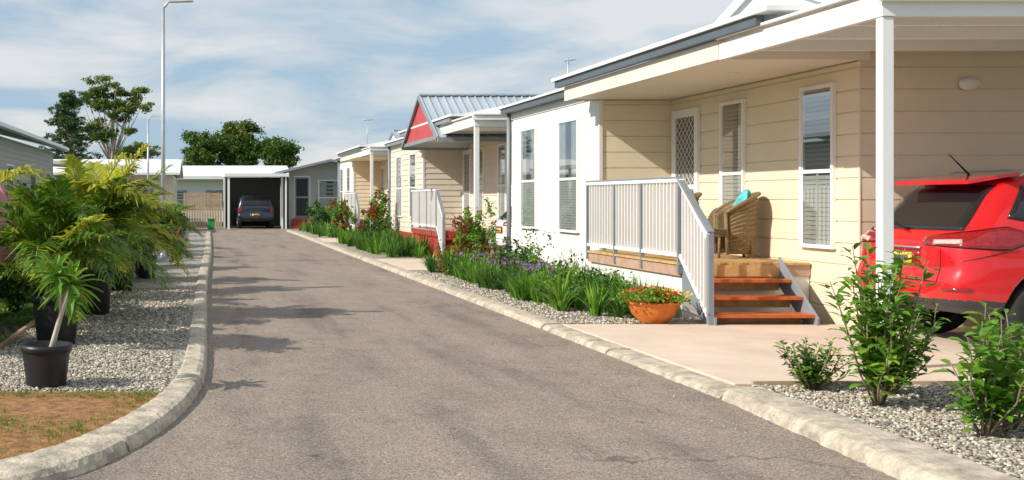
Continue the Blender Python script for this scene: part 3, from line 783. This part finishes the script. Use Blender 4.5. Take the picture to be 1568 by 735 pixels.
    if roofrail:
        for sy in (-1,1):
            yy=sy*.56*k; zt=1.635*hz
            x.tube([(.78,yy,zt-.05),(.92,yy,zt+.012),(1.4,yy,zt+.035),(2.2,yy,zt+.025),(2.55,yy,zt-.01),(2.7,yy,zt-.08)],.013,8,2)
    x.tube([(.70,0,1.60*hz),(.48,0,1.60*hz+.22)],[.012,.005],6,1)
    for sy in (-1,1):
        x.add([(2.72,sy*.88*k,1.02*hz),(2.90,sy*.88*k,1.02*hz),(2.88,sy*1.06*k,1.04*hz),(2.74,sy*1.06*k,1.04*hz),(2.72,sy*.88*k,1.12*hz),(2.90,sy*.88*k,1.10*hz),(2.86,sy*1.06*k,1.17*hz),(2.74,sy*1.06*k,1.19*hz)],
          [(0,1,2,3),(7,6,5,4),(0,4,5,1),(1,5,6,2),(2,6,7,3),(3,7,4,0)],0)
    parts.append(x.build('trim',[paint,'black','galv'],None,bevel=.012))
    wpm=MB()
    for wx_ in wx:
        for sy in (-1,1):
            yo=sy*.895*k; yi=sy*.66*k
            def ringp(r,y): return [(wx_+r*math.cos(2*math.pi*i/36),y,rw+r*math.sin(2*math.pi*i/36)) for i in range(36)]
            prof=[(.25,yo),(.30,yo),(.345,yo-sy*.02),(rw,yo-sy*.05),(rw,yi+sy*.05),(.345,yi),(.2,yi)]
            vs=[];
            for r_,y_ in prof: vs+=ringp(r_,y_)
            wpm.add(vs,[(a*36+i,a*36+(i+1)%36,(a+1)*36+(i+1)%36,(a+1)*36+i) for a in range(len(prof)-1) for i in range(36)],0,True)
            prof=[(.25,yo),(.255,yo-sy*.01),(.235,yo-sy*.02),(.225,yo-sy*.10),(.05,yo-sy*.11),(.001,yo-sy*.11)]
            vs=[]
            for r_,y_ in prof: vs+=ringp(r_,y_)
            o0=[(a*36+i,a*36+(i+1)%36,(a+1)*36+(i+1)%36,(a+1)*36+i) for a in range(len(prof)-1) for i in range(36)]
            wpm.add(vs,o0[:36*2],1,True); wpm.add(vs,o0[36*2:],2,True)
            for q in range(5):
                for dq in (-.13,.13):
                    t=2*math.pi*q/5+.3; c=Vector((wx_+.05*math.cos(t),yo-sy*.035,rw+.05*math.sin(t))); e=Vector((wx_+.245*math.cos(t+dq),yo-sy*.012,rw+.245*math.sin(t+dq)))
                    wpm.beam(c,e,.03,.032,1,up=(0,1,0))
            wpm.tube([(wx_,yo-sy*.06,rw),(wx_,yo-sy*.015,rw)],.06,12,1)
    parts.append(wpm.build('wheels',['tyre','alloy','clad'],None))
    for p in parts: p.parent=E
    E.location=loc; E.rotation_euler=(0,0,rot)
    return E
car('red_suv',(7.06,11.22,.06),0,'redp',.91,1.74)
car('dark_blue_suv',(2.72,56.4,.0),R(90),'bluep',.95,1.72,boxy=True,roofrail=False)
car('white_hatchback',(6.65,24.9,.06),0,'whitep',.86,1.5,roofrail=False)

# ---------------------------------------------------------------- end of street buildings
def simple_house(name,x0,x1,y0,y1,zh,wm,rm,windows=(),door=None):
    E=empty(name,((x0+x1)/2,(y0+y1)/2,0)); w=MB()
    wall(w,(x0,y0),(1,0),(0,-1),x1-x0,0,zh,.2,'lap',0); wall(w,(x0,y0),(0,1),(-1,0),y1-y0,0,zh,.2,'lap',0)
    wall(w,(x1,y0),(0,1),(1,0),y1-y0,0,zh,.2,'lap',0); wall(w,(x0,y1),(1,0),(0,1),x1-x0,0,zh,.2,'lap',0)
    w.build('walls',[wm],E)
    for (a,b,z0,z1) in windows: window(E,(0,y0),(1,0),(0,-1),a,b,z0,z1,'curtain')
    if door:
        d=MB(); a,b,z0=door; d.box(a-.05,b+.05,y0-.04,y0-.018,z0,z0+2.15,0); d.box(a,b,y0-.06,y0-.041,z0,z0+2.08,1)
        d.box(a+.08,b-.08,y0-.07,y0-.061,z0+.1,z0+1.0,2);d.box(a+.08,b-.08,y0-.07,y0-.061,z0+1.1,z0+2.0,2)
        for k in range(3): d.box(a-.15,b+.15,y0-.3-.28*k,y0-.071-.28*k,0,z0-.06-.17*k,3)
        d.build('door',['white','greyf','dark','redskirt'],E)
    return E
E=simple_house('sage_cottage',4.45,9,57.2,68,2.75,'greysid','roofm',windows=((6.0,7.1,.8,2.45),),door=(4.75,5.5,.55))
r=MB()
def roofplane(r,p,th=.12,m=0):
    p=[Vector(q) for q in p]; d=Vector((0,0,th))
    r.add(p+[q+d for q in p],[(3,2,1,0),(4,5,6,7),(0,1,5,4),(1,2,6,5),(2,3,7,6),(3,0,4,7)],m)
roofplane(r,[(3.7,56.3,2.76),(6.5,56.3,3.42),(6.5,68.3,3.42),(3.7,68.3,2.76)],.12,0)
roofplane(r,[(6.5,56.3,3.42),(9.4,56.3,2.9),(9.4,68.3,2.9),(6.5,68.3,3.42)],.12,0)
r.add([(4.45,57.18,2.7),(9,57.18,2.7),(9,57.18,2.93),(6.5,57.18,3.42),(4.45,57.18,2.93)],[(0,1,2,3,4)],1)
r.box(4.0,4.1,56.35,56.45,.0,2.83,2)
r.build('roof',['greyf','greysid','white'],E)
E=empty('carport',(2.7,58,0)); c=MB()
roofplane(c,[(1.1,55.2,2.62),(4.3,55.2,2.62),(4.3,61.5,2.72),(1.1,61.5,2.72)],.16,0)
c.box(1.25,1.36,55.3,55.41,0,2.62,0); c.box(4.12,4.2,55.3,55.41,0,2.62,0)
c.box(1.15,4.3,61.3,61.4,0,2.7,1); c.box(1.15,1.2,57.5,61.3,0,2.68,1)
for k in range(12): c.box(1.5,4.1,61.27,61.295,.1+.2*k,.28+.2*k,1)
c.build('structure',['white','greysid','greyf'],E)
simple_house('long_white_building',-12,5.5,74,84,2.9,'wallwhite','rooflight',windows=((-2,-1,.9,2.1),(.2,1.4,.9,2.1),(2.5,3.5,.9,2.1),(-5,-4,.9,2.1)))
r=MB(); roofplane(r,[(-12.5,73.3,2.9),(6,73.3,2.9),(6,79,3.75),(-12.5,79,3.75)],.14,0); roofplane(r,[(-12.5,79,3.75),(6,79,3.75),(6,85,2.9),(-12.5,85,2.9)],.14,0)
r.box(-12.5,6,73.15,73.28,2.82,3.02,1)
r.build('long_building_roof',['rooflight','white'],bpy.data.objects['long_white_building'])
simple_house('beige_cottage',-8.5,-1.6,60,70,2.8,'cream2','roofm',windows=((-3.6,-2.6,.9,2.1),(-6,-5,.9,2.1)))
r=MB(); roofplane(r,[(-9,59.2,2.8),(-1.2,59.2,2.8),(-1.2,64.5,3.7),(-9,64.5,3.7)],.12,0); roofplane(r,[(-9,64.5,3.7),(-1.2,64.5,3.7),(-1.2,70,2.8),(-9,70,2.8)],.12,0)
r.build('roof',['rooflight'],bpy.data.objects['beige_cottage'])
f=MB(); x=-.95
while x<.95:
    f.box(x,x+.10,55.6,55.63,.05,1.82+random.uniform(-.02,.02),0); x+=.13
for z in (.3,.95,1.6): f.box(-.95,1.0,55.635,55.68,z,z+.07,0)
f.build('timber_fence',['fence'])
f=MB()
f.box(.25,.60,54.4,54.75,.05,.50,0); f.box(.22,.63,54.35,54.8,.51,.56,0); f.tube([(.3,54.78,.1),(.55,54.78,.1)],.08,8,1)
f.build('green_bin',['green','black'],bevel=.02)
E=empty('grey_cottage',(-9,40,0)); w=MB()
wall(w,(-6.4,30),(0,1),(1,0),17.5,0,3.5,.18,'lap',0); wall(w,(-14,30),(1,0),(0,-1),7.6,0,3.5,.18,'lap',0); wall(w,(-14,47.5),(1,0),(0,1),7.6,0,3.5,.18,'lap',0)
w.build('walls',['greysid'],E)
r=MB(); roofplane(r,[(-5.9,29.5,3.58),(-5.9,48,3.58),(-10,48,4.6),(-10,29.5,4.6)],.1,0); roofplane(r,[(-10,29.5,4.6),(-10,48,4.6),(-14.4,48,3.5),(-14.4,29.5,3.5)],.1,0)
r.box(-5.95,-5.8,29.5,48,3.55,3.70,1); r.box(-5.79,-5.76,29.5,48,3.60,3.72,2)
r.add([(-6.41,30.01,3.5),(-14,30.01,3.5),(-10,30.01,4.55)],[(0,1,2)],3)
r.build('roof',['roofm','darkf','white','greysid'],E)
for a in (31.5,36,41,45): window(E,(-6.4,0),(0,1),(1,0),a,a+1.4,1.0,2.6)
E=empty('white_carport',(-5,51,0)); c=MB()
roofplane(c,[(-8,48.6,3.15),(-3.6,48.6,2.85),(-3.6,54.5,2.85),(-8,54.5,3.15)],.15,0)
for x,y in ((-3.75,48.8),(-3.75,54.2),(-7.8,48.8)): c.box(x,x+.1,y,y+.1,0,2.95,0)
c.box(-8,-4.3,54.3,54.4,0,2.7,1); c.build('structure',['white','greysid'],E)

def lamp(x,y,h,arm):
    m=MB(); m.tube([(x,y,.04),(x,y,.3)],[.085,.085],12,0); m.tube([(x,y,.3),(x,y,h*.5),(x,y,h)],[.055,.048,.04],12,0)
    m.tube([(x,y,h-.03),(x+.08,y,h+.06),(x+arm*.5,y,h+.12),(x+arm,y,h+.15)],[.032,.03,.028,.025],8,0)
    m.box(x-.12,x+.12,y-.12,y+.12,.045,.075,0)
    o=(x+arm,y,h+.15)
    m.add([(o[0]-.1,y-.09,o[2]-.04),(o[0]+.45,y-.12,o[2]-.02),(o[0]+.45,y+.12,o[2]-.02),(o[0]-.1,y+.09,o[2]-.04),(o[0]-.1,y-.05,o[2]+.05),(o[0]+.40,y-.07,o[2]+.06),(o[0]+.40,y+.07,o[2]+.06),(o[0]-.1,y+.05,o[2]+.05)],
      [(0,3,2,1),(4,5,6,7),(0,1,5,4),(1,2,6,5),(2,3,7,6),(3,0,4,7)],0)
    m.build('street_lamp',['galv'])
lamp(-.92,26,6.0,.25); lamp(-2.45,50,5.1,.3)

# ---------------------------------------------------------------- pots & palms
def pot(mb,x,y,r,h,mi=0,z0=.05):
    mb.lathe((x,y,z0),[(.001,0),(r*.74,0),(r*.76,.01),(r*.93,h*.82),(r*.93,h*.83),(r*1.0,h*.84),(r*1.02,h),(r*.93,h),(r*.91,h*.86),(.001,h*.86)],28,mi)
def palm(name,x,y,r,ph,canes,H,nf,fl,yel=.3,seed=0,inpot=True,ll=.33,mats=('l_palm','l_palmy'),extra=()):
    random.seed(seed); E=empty(name,(x,y,0)); m=MB(); L=Leaves()
    if inpot: pot(m,x,y,r,ph)
    z0=ph if inpot else .05
    for c in range(canes):
        a=random.uniform(0,6.28); rr=random.uniform(.0,.10); lean=random.uniform(.03,.28)
        bx_,by_=x+rr*math.cos(a),y+rr*math.sin(a)
        hh=H*random.uniform(.25,.55) if c else H*.5
        tx,ty=bx_+lean*math.cos(a)*hh,by_+lean*math.sin(a)*hh
        m.tube([(bx_,by_,z0),((bx_+tx)/2+.02,(by_+ty)/2,z0+hh*.5),(tx,ty,z0+hh)],[.028,.022,.016],7,1)
        k=max(4,nf//canes)
        for i in range(k):
            az=random.uniform(0,6.28); rise=R(random.uniform(10,80))
            frond(L,m,(tx,ty,z0+hh*random.uniform(.6,1)),az,fl*random.uniform(.65,1.15),rise,random.uniform(.15,.8),1 if random.random()<yel else 0,24,ll,.036,1)
    for (az,ln,rise,dr) in extra:
        frond(L,m,(x,y,z0+H*.5),R(az),ln,R(rise),dr,1,30,.42,.042,1)
    m.build('pot_and_canes' if inpot else 'canes',['potblk','cane'],E); L.build('fronds',list(mats),E)
palm('potted_palm',-1.46,11.1,.25,.50,6,1.25,40,.90,.22,3)
palm('potted_palm',-1.36,14.0,.24,.52,7,1.45,50,1.1,.5,5,extra=((10,1.25,58,.55),(-35,1.2,50,.6),(-80,1.1,60,.5),(-140,1.2,55,.6),(35,1.15,70,.4)))
palm('potted_palm',-1.30,17.6,.24,.50,6,1.5,42,1.05,.35,8)
palm('potted_palm',-1.05,20.4,.22,.42,5,1.4,34,.85,.2,9)
palm('palm',-2.62,12.9,.2,.0,7,2.5,54,1.2,.35,11,False,extra=((160,1.3,60,.5),(-20,1.3,60,.5),(-90,1.2,55,.6)))
palm('palm',-2.25,16.0,.2,.0,7,2.2,50,1.25,.35,12,False)
palm('palm',-2.0,19.5,.2,.0,7,2.2,46,1.2,.25,13,False)
palm('palm',-1.7,23.5,.2,.0,6,2.1,40,1.1,.15,14,False)
palm('palm',-2.95,10.9,.2,.0,6,1.8,36,1.05,.2,15,False)
palm('palm',-3.3,22.0,.2,.0,5,2.4,32,1.2,.1,16,False)
palm('palm',-1.9,28.5,.2,.0,6,2.4,36,1.15,.1,17,False)
palm('palm',-3.3,17.2,.2,.0,6,2.4,36,1.25,.2,18,False)
palm('palm',-1.5,33.5,.2,.0,5,2.1,28,1.1,.1,19,False)
random.seed(2)
E=empty('potted_frangipani',(-1.21,8.6,0)); m=MB(); pot(m,-1.21,8.6,.20,.33)
pts=[(-1.18,8.6,.3),(-1.14,8.6,.45),(-1.09,8.58,.62),(-1.02,8.57,.84)]; m.tube(pts,[.026,.022,.02,.02],8,1)
m.tube([pts[2],(-1.10,8.58,.76),(-1.13,8.57,.92)],[.016,.014,.012],7,1)
L=Leaves()
def rosette(L,c,n,ln,w,lo=-20,hi=70):
    V=[];F=[]
    for i in range(n):
        az=i*2.4+random.uniform(-.2,.2); el=R(lo+(hi-lo)*i/n+random.uniform(-8,8)); l=ln*random.uniform(.75,1.1)
        d=np.array([math.cos(az)*math.cos(el),math.sin(az)*math.cos(el),math.sin(el)]); s=np.array([-math.sin(az),math.cos(az),0]); u=np.cross(d,s); u=-u if u[2]<0 else u
        c_=np.array(c); o=len(V)
        for t,ww,dr in ((0,.15,0),(.25,.7,.0),(.6,1,-.04),(.85,.6,-.11),(1,.05,-.18)):
            p=c_+d*l*t+np.array([0,0,dr*l*1.2]); V+=[p-s*w*ww/2+u*.012,p,p+s*w*ww/2+u*.012]
        for k in range(4):
            b=o+3*k; F+=[(b,b+1,b+4,b+3),(b+1,b+2,b+5,b+4)]
    L.raw(V,F,0)
rosette(L,(-1.02,8.57,.84),26,.28,.055,-45); rosette(L,(-1.13,8.57,.92),20,.26,.05,-30)
m.build('pot_and_trunk',['potblk','barkl'],E); L.build('leaves',['l_shrub'],E)

def bush(name,x,y,z,rx,ry,h,n,size,mats=('l_shrub',),weights=None,stems=5,seed=1,asp=.5):
    random.seed(seed); E=empty(name,(x,y,0)); m=MB(); L=Leaves()
    cl=[]
    for i in range(stems*3):
        a=random.uniform(0,6.28); r=random.uniform(.1,.85); zz=random.uniform(.25,.88)
        cl.append((x+rx*r*math.cos(a),y+ry*r*math.sin(a),z+h*zz))
    for c in cl[::2]:
        m.tube([(x+random.uniform(-.03,.03),y,z),((x+c[0])/2,(y+c[1])/2,z+(c[2]-z)*.45),c],[.012,.008,.004],5,0)
    for c in cl:
        s=random.uniform(.28,.5)
        k=n//len(cl)
        mi=0 if (weights is None or random.random()<weights) else 1
        P=fuzzy(k,c,(rx*s,ry*s,h*s*.75),4); P[:,2]=np.maximum(P[:,2],z+.02)
        L.quads(P,size,asp,mi,.5)
    m.build('stems',['bark'],E); L.build('foliage',list(mats),E)
for i,(x,y,h,rx) in enumerate([(-3.6,13,1.2,.9),(-3.6,16.5,1.4,.9),(-3.0,19.5,1.35,.9),(-2.5,22.8,1.3,.8),(-1.95,26.5,1.3,.7),(-1.7,30,1.3,.7),(-1.6,34,1.2,.8),(-1.7,38.5,1.2,.9),(-2.2,43,1.5,.9),(-1.5,48,1.1,.9),(-4.5,24,1.6,.9),(-4.5,30,1.7,.9),(-2.55,14.6,1.15,.5),(-2.35,17.8,1.2,.5),(-2.2,20.8,1.2,.5)]):
    bush('hedge_shrub',x,y,.05,rx,1.5,h,2500,.11,('l_dark','l_palm'),.68,6,30+i)
bush('red_flowering_shrub',-.75,31,.05,.35,.5,.75,1200,.07,('f_red','l_dark'),.45,5,60)
bush('shrub',-.55,24.2,.05,.25,.4,.5,700,.06,('l_shrub','l_dark'),.6,4,61)

def leafy(name,x,y,h,spread,nst,seed,ls=.085,dens=22,mats=('l_shrub',)):
    random.seed(seed); E=empty(name,(x,y,0)); m=MB(); L=Leaves()
    for s in range(nst):
        a=random.uniform(0,6.28); out=spread*random.uniform(.1,1); hh=h*random.uniform(.4,1) if s else h
        P=[(x+.02*math.cos(a),y+.02*math.sin(a),.05)]
        for k in range(1,5):
            t=k/4; P.append((x+out*math.cos(a)*t**.8+random.uniform(-.02,.02),y+out*math.sin(a)*t**.8+random.uniform(-.02,.02),.05+hh*t))
        m.tube(P,[.008,.007,.006,.005,.003],5,0)
        nl=int(dens*hh/h)+5; V=[];F=[]
        for i in range(nl):
            t=.18+.82*i/nl; kk=min(3,int(t*4)); ft=t*4-kk
            c=np.array(P[kk])*(1-ft)+np.array(P[kk+1])*ft
            for rep in range(2):
                az=i*2.4+rep*3.1+random.uniform(-.4,.4); el=R(random.uniform(-5,55)); l=ls*random.uniform(.65,1.3)*(1 if t<.9 else .8); w=l*.46
                d=np.array([math.cos(az)*math.cos(el),math.sin(az)*math.cos(el),math.sin(el)]); sd=np.array([-math.sin(az),math.cos(az),random.uniform(-.3,.3)]); u=np.array([0,0,1.])
                c0=c+d*.02; o=len(V)
                for tt,ww,dr in ((0,.1,0),(.35,1,.0),(.7,.8,-.06),(1,.04,-.2)):
                    p=c0+d*l*tt+u*dr*l; V+=[p-sd*w*ww/2+u*.006*ww,p,p+sd*w*ww/2+u*.006*ww]
                for q in range(3):
                    b=o+3*q; F+=[(b,b+1,b+4,b+3),(b+1,b+2,b+5,b+4)]
        L.raw(V,F,0 if len(mats)==1 or random.random()<.8 else 1)
    m.build('stems',['bark'],E); L.build('leaves',list(mats),E)
leafy('leafy_shrub',4.72,7.75,1.12,.40,21,101,.11,20)
leafy('leafy_shrub',4.75,6.75,.68,.46,14,102,.115,10)
leafy('leafy_shrub',5.55,7.5,.70,.38,12,105,.095,12)
leafy('leafy_shrub',5.12,8.25,.68,.36,18,104,.09,13)
leafy('leafy_shrub',5.05,6.95,.78,.38,11,107,.105,11)
leafy('small_shrub',4.62,8.42,.38,.28,26,103,.058,13,('l_shrub','l_dark'))
leafy('small_shrub',6.35,8.4,.50,.34,26,106,.065,13,('l_shrub','l_dark'))

# ---------------------------------------------------------------- right beds
random.seed(5); L=Leaves()
for i in range(300):
    x=random.uniform(4.58,5.8); y=random.uniform(13.5,22.4)
    if y<14.4 and x<5.0: continue
    x-=.10*math.sin(y*2.1)
    dk=(math.sin(y*1.7+x*2)>.25) or random.random()<.2
    blades(L,x,y,.05,26,random.uniform(.26,.60),.027,.95,1 if dk else 0,3,.08)
L.build('strap_leaf_border',['l_strap','l_strapd'])
L=Leaves()
for i in range(150):
    x=random.uniform(4.5,5.7); y=random.uniform(27.3,37)
    blades(L,x,y,.05,26,random.uniform(.4,.75),.035,.8,random.choice((0,1)),3,.1)
for i in range(60):
    x=random.uniform(4.5,5.7); y=random.uniform(41.5,51)
    blades(L,x,y,.05,22,random.uniform(.4,.7),.035,.8,random.choice((0,1)),3,.1)
L.build('strap_leaf_border',['l_strap','l_strapd'])
L=Leaves()
for i in range(110):
    x=random.uniform(4.7,6.1); y=random.uniform(14.,22.4); P=fuzzy(120,(x,y,.24),(.32,.32,.26),4); P[:,2]=np.maximum(P[:,2],.06); L.quads(P,.06,.5,random.choice((0,0,1,2)) if y>17 else random.choice((0,1)),.5)
L.build('ground_cover',['l_dark','l_shrub','l_red'])
L=Leaves()
for i in range(26):
    x=random.uniform(4.75,5.3); y=random.uniform(16.,20.5); L.quads(ball(16,(x,y,random.uniform(.40,.54)),(.07,.07,.05),.4),.035,.7,0,.5)
L.build('purple_flowers',['f_pur'])
def spiky(x,y,n,ln,name='spiky_plant'):
    L=Leaves(); blades(L,x,y,.05,n,ln,.05,.9,0,4,.06); L.build(name,['l_strap'])
spiky(4.62,14.3,50,.60); spiky(4.85,13.7,40,.46); spiky(4.65,19.9,34,.55); spiky(4.75,21.5,38,.65); spiky(4.6,22.3,30,.45)
spiky(5.25,13.35,36,.42); spiky(5.6,13.6,36,.42)
bush('round_shrub',5.50,22.7,.05,.46,.46,1.2,3400,.08,('l_shrub','l_red'),.6,8,71)
bush('red_tipped_shrub',5.6,35.5,.05,.6,.7,1.5,2600,.10,('l_red','l_shrub'),.5,7,72)
bush('red_tipped_shrub',5.3,41.8,.05,.5,.6,1.3,1800,.12,('l_red','l_shrub'),.4,6,73)
bush('shrub',5.1,48,.05,.6,.9,1.3,1800,.12,('l_shrub','l_dark'),.5,6,74)
bush('shrub',4.9,31.5,.05,.4,.8,.8,1500,.08,('l_shrub','l_dark'),.4,6,75)
bush('shrub',5.4,19.0,.05,.35,.7,.75,1700,.06,('l_shrub','l_dark'),.4,6,76)

E=empty('flower_pot',(5.28,13.0,0)); m=MB()
m.lathe((5.28,13.0,.055),[(.001,0),(.15,0),(.16,.02),(.24,.10),(.275,.20),(.28,.215),(.30,.22),(.30,.25),(.275,.25),(.26,.22),(.001,.21)],36,0)
m.build('bowl',['terra'],E)
L=Leaves(); L.quads(fuzzy(1900,(5.28,13.0,.36),(.32,.30,.09),14),.045,.6,0,.8); L.quads(ball(420,(5.26,13.0,.38),(.36,.33,.11),.9),.032,.9,1,1.5); L.quads(ball(230,(5.42,12.95,.38),(.28,.25,.10),.95),.03,.9,2,1.5)
L.build('flowers',['l_shrub','f_red','f_yel'],E)

m=MB(); c=(-2.27,12.1,0); n=48
vs=[]
for j,(r,z) in enumerate([(.03,1.72),(.12,1.60),(.20,1.40),(.25,1.15),(.28,.88),(.26,.80)]):
    for i in range(n):
        a=2*math.pi*i/n; rr=r*(1+.16*math.sin(a*8)); vs.append((c[0]+rr*math.cos(a),c[1]+rr*math.sin(a),z))
m.add(vs,[(j*n+i,j*n+(i+1)%n,(j+1)*n+(i+1)%n,(j+1)*n+i) for j in range(5) for i in range(n)],0,True)
m.tube([(c[0],c[1],.04),(c[0],c[1],1.80)],.02,8,1); m.lathe((c[0],c[1],.04),[(.001,.08),(.2,.08),(.24,0)],20,2)
m.build('folded_umbrella',['pinkc','galv','potblk'])

# ---------------------------------------------------------------- trees
def tree(name,x,y,crown,clumps,leaf,n,mats,bark='bark',seed=1,tr=.25,crx=None,flat=.6,H=8,k=7):
    random.seed(seed); E=empty(name,(x,y,0)); m=MB(); L=Leaves()
    cx,cy,cz,rx,ry,rz=crown
    P=[(x,y,0),(x*.7+cx*.3+random.uniform(-.2,.2),y,H*.2),(x*.4+cx*.6,y,H*.38),(cx,cy,cz-rz*.25),(cx+.2,cy,cz+rz*.4)]
    m.tube(P,[tr,tr*.8,tr*.6,tr*.4,tr*.12],9,0)
    for q_ in range(clumps):
        d=unit(rng.normal(size=3)[None])[0]; rr=random.uniform(.45,1.)
        c=np.array([cx+d[0]*rx*rr,cy+d[1]*ry*rr,cz+d[2]*rz*rr])
        j=random.choice((2,3)); s=Vector(P[j]); e=Vector(c); mm=s.lerp(e,.5)+Vector((0,0,-.15*(e-s).length*random.uniform(0,1)))
        m.tube([s,mm,e],[tr*.36,tr*.22,tr*.08],6,0)
        q=random.uniform(.7,1.25)*crx
        L.quads(fuzzy(int(n*q/crx),c,(q,q,q*flat),k),leaf,.55,0 if random.random()<.7 else 1,.6)
    m.build('trunk',[bark],E); L.build('crown',list(mats),E)
tree('eucalyptus_tree',-7.4,90,(-7.3,90,8.7,2.7,2.2,2.9),38,.22,380,('l_gum','l_tree'),'barkl',4,.26,.72,.5,11.5)
tree('eucalyptus_tree',-5.2,88,(-4.9,88,4.9,1.5,1.2,1.2),14,.22,300,('l_gum','l_tree'),'barkl',6,.15,.6,.6)
tree('leafy_tree',-.6,100,(-.4,100,5.6,1.6,1.8,2.3),26,.26,520,('l_tree','l_gum'),'bark',9,.25,.85,.75)
tree('leafy_tree',3.3,101,(3.2,101,6.0,2.3,1.8,2.3),34,.26,520,('l_tree','l_gum'),'bark',10,.25,.9,.75)
tree('leafy_tree',7.0,99,(6.7,99,5.0,1.7,1.6,2.0),24,.26,500,('l_tree','l_gum'),'bark',14,.25,.8,.75)
tree('eucalyptus_tree',16,61,(15.9,61,6.3,1.5,1.6,1.0),16,.16,260,('l_gum','l_gum'),'barkl',16,.16,.5,.6)
random.seed(21); E=empty('pine_tree',(-10.3,85,0)); m=MB(); L=Leaves(); H=9.7
m.tube([(-10.3,85,0),(-10.25,85,H*.5),(-10.3,85,H)],[.22,.14,.02],9,0)
z=2.2
while z<H-.1:
    t=(z-2.2)/(H-2.2); r=2.3*(1-t)**.65*random.uniform(.75,1.15)+.2
    for k in range(7):
        a=random.uniform(0,6.28); rr=r*random.uniform(.5,1.1); e=(-10.3+rr*math.cos(a),85+rr*math.sin(a),z+.25*rr)
        m.tube([(-10.3,85,z-.1),e],[.04,.01],5,0)
        for q in range(3):
            f_=.45+.3*q; c=(-10.3+rr*f_*math.cos(a),85+rr*f_*math.sin(a),z+.25*rr*f_)
            L.quads(fuzzy(66,c,(.42,.42,.22),3),.22,.3,0,.4)
    z+=.40
m.build('trunk',['bark'],E); L.build('needles',['l_pine'],E)
random.seed(33); L=Leaves()
for i in range(150):
    x=-110+i*1.6+random.uniform(-1,1); y=random.uniform(125,150); h=random.uniform(2.2,4.2)
    if -25<x<25: h*=.75
    L.quads(fuzzy(260,(x,y,h*.6),(2.,2.,h*.6),6),.55,.6,random.choice((0,1)),.6)
L.build('distant_trees',['l_tree','l_gum'])
L=Leaves()
for i in range(60):
    y=20+i*2+random.uniform(-1,1); x=random.uniform(-30,-24); h=random.uniform(3,5); L.quads(ball(220,(x,y,h*.6),(1.8,1.8,h*.6),.5),.45,.6,0,.6)
L.build('distant_trees',['l_tree'])

# ---------------------------------------------------------------- light & sky
EL=R(34); sx,sy=-.955,-.30; nn_=math.hypot(sx,sy); sx/=nn_; sy/=nn_
sd=Vector((sx*math.cos(EL),sy*math.cos(EL),math.sin(EL)))
ld=bpy.data.lights.new('sun','SUN'); ld.energy=5.0; ld.angle=R(.5); ld.color=(1,.94,.84)
lo=bpy.data.objects.new('sun',ld); COL.objects.link(lo); lo.location=(-20,-6,20); lo.rotation_euler=sd.to_track_quat('Z','Y').to_euler()
w=bpy.data.worlds.new('World'); scene.world=w; w.use_nodes=True; n=w.node_tree
bg=n.nodes['Background']; bg.inputs['Strength'].default_value=.11
sk=N(n,'ShaderNodeTexSky'); sk.sky_type='NISHITA'; sk.sun_disc=False; sk.sun_elevation=EL; sk.sun_rotation=math.atan2(sx,sy)
tc=N(n,'ShaderNodeTexCoord'); sp=N(n,'ShaderNodeSeparateXYZ'); n.links.new(tc.outputs['Generated'],sp.inputs[0])
zz=N(n,'ShaderNodeMath',operation='MAXIMUM'); zz.inputs[1].default_value=0; n.links.new(sp.outputs[2],zz.inputs[0])
z2=N(n,'ShaderNodeMath',operation='ADD'); z2.inputs[1].default_value=.16; n.links.new(zz.outputs[0],z2.inputs[0])
dx=N(n,'ShaderNodeMath',operation='DIVIDE');dy=N(n,'ShaderNodeMath',operation='DIVIDE')
n.links.new(sp.outputs[0],dx.inputs[0]);n.links.new(z2.outputs[0],dx.inputs[1]);n.links.new(sp.outputs[1],dy.inputs[0]);n.links.new(z2.outputs[0],dy.inputs[1])
cb=N(n,'ShaderNodeCombineXYZ'); n.links.new(dx.outputs[0],cb.inputs[0]);n.links.new(dy.outputs[0],cb.inputs[1])
no=N(n,'ShaderNodeTexNoise'); no.inputs['Scale'].default_value=1.15; no.inputs['Detail'].default_value=10; no.inputs['Roughness'].default_value=.56; no.inputs['Distortion'].default_value=.35
n.links.new(cb.outputs[0],no.inputs['Vector'])
rp=ramp(n,[(.40,(0,0,0)),(.50,(.5,.5,.5)),(.60,(1,1,1))]); n.links.new(no.outputs['Fac'],rp.inputs['Fac'])
rc=ramp(n,[(0,(.46,.64,.82)),(.5,(.70,.79,.87)),(1,(.92,.93,.95))]); n.links.new(rp.outputs[0],rc.inputs['Fac'])
sc_=N(n,'ShaderNodeVectorMath',operation='SCALE'); sc_.inputs['Scale'].default_value=8.0; n.links.new(rc.outputs[0],sc_.inputs[0])
mx=N(n,'ShaderNodeMix',data_type='RGBA'); mx.inputs[0].default_value=.86; n.links.new(sk.outputs[0],mx.inputs[6]); n.links.new(sc_.outputs[0],mx.inputs[7])
n.links.new(mx.outputs[2],bg.inputs['Color'])

cd=bpy.data.cameras.new('camera'); cam=bpy.data.objects.new('camera',cd); COL.objects.link(cam)
cam.location=(0,0,1.5); cam.rotation_euler=(R(90),0,0)
cd.sensor_width=36; cd.lens=1700/1568*36; cd.shift_x=(784-310)/1568; cd.shift_y=-62.5/1568; cd.clip_end=2000; cd.clip_start=.05
scene.camera=cam
scene.view_settings.view_transform='Standard'; scene.view_settings.look='None'; scene.view_settings.exposure=0
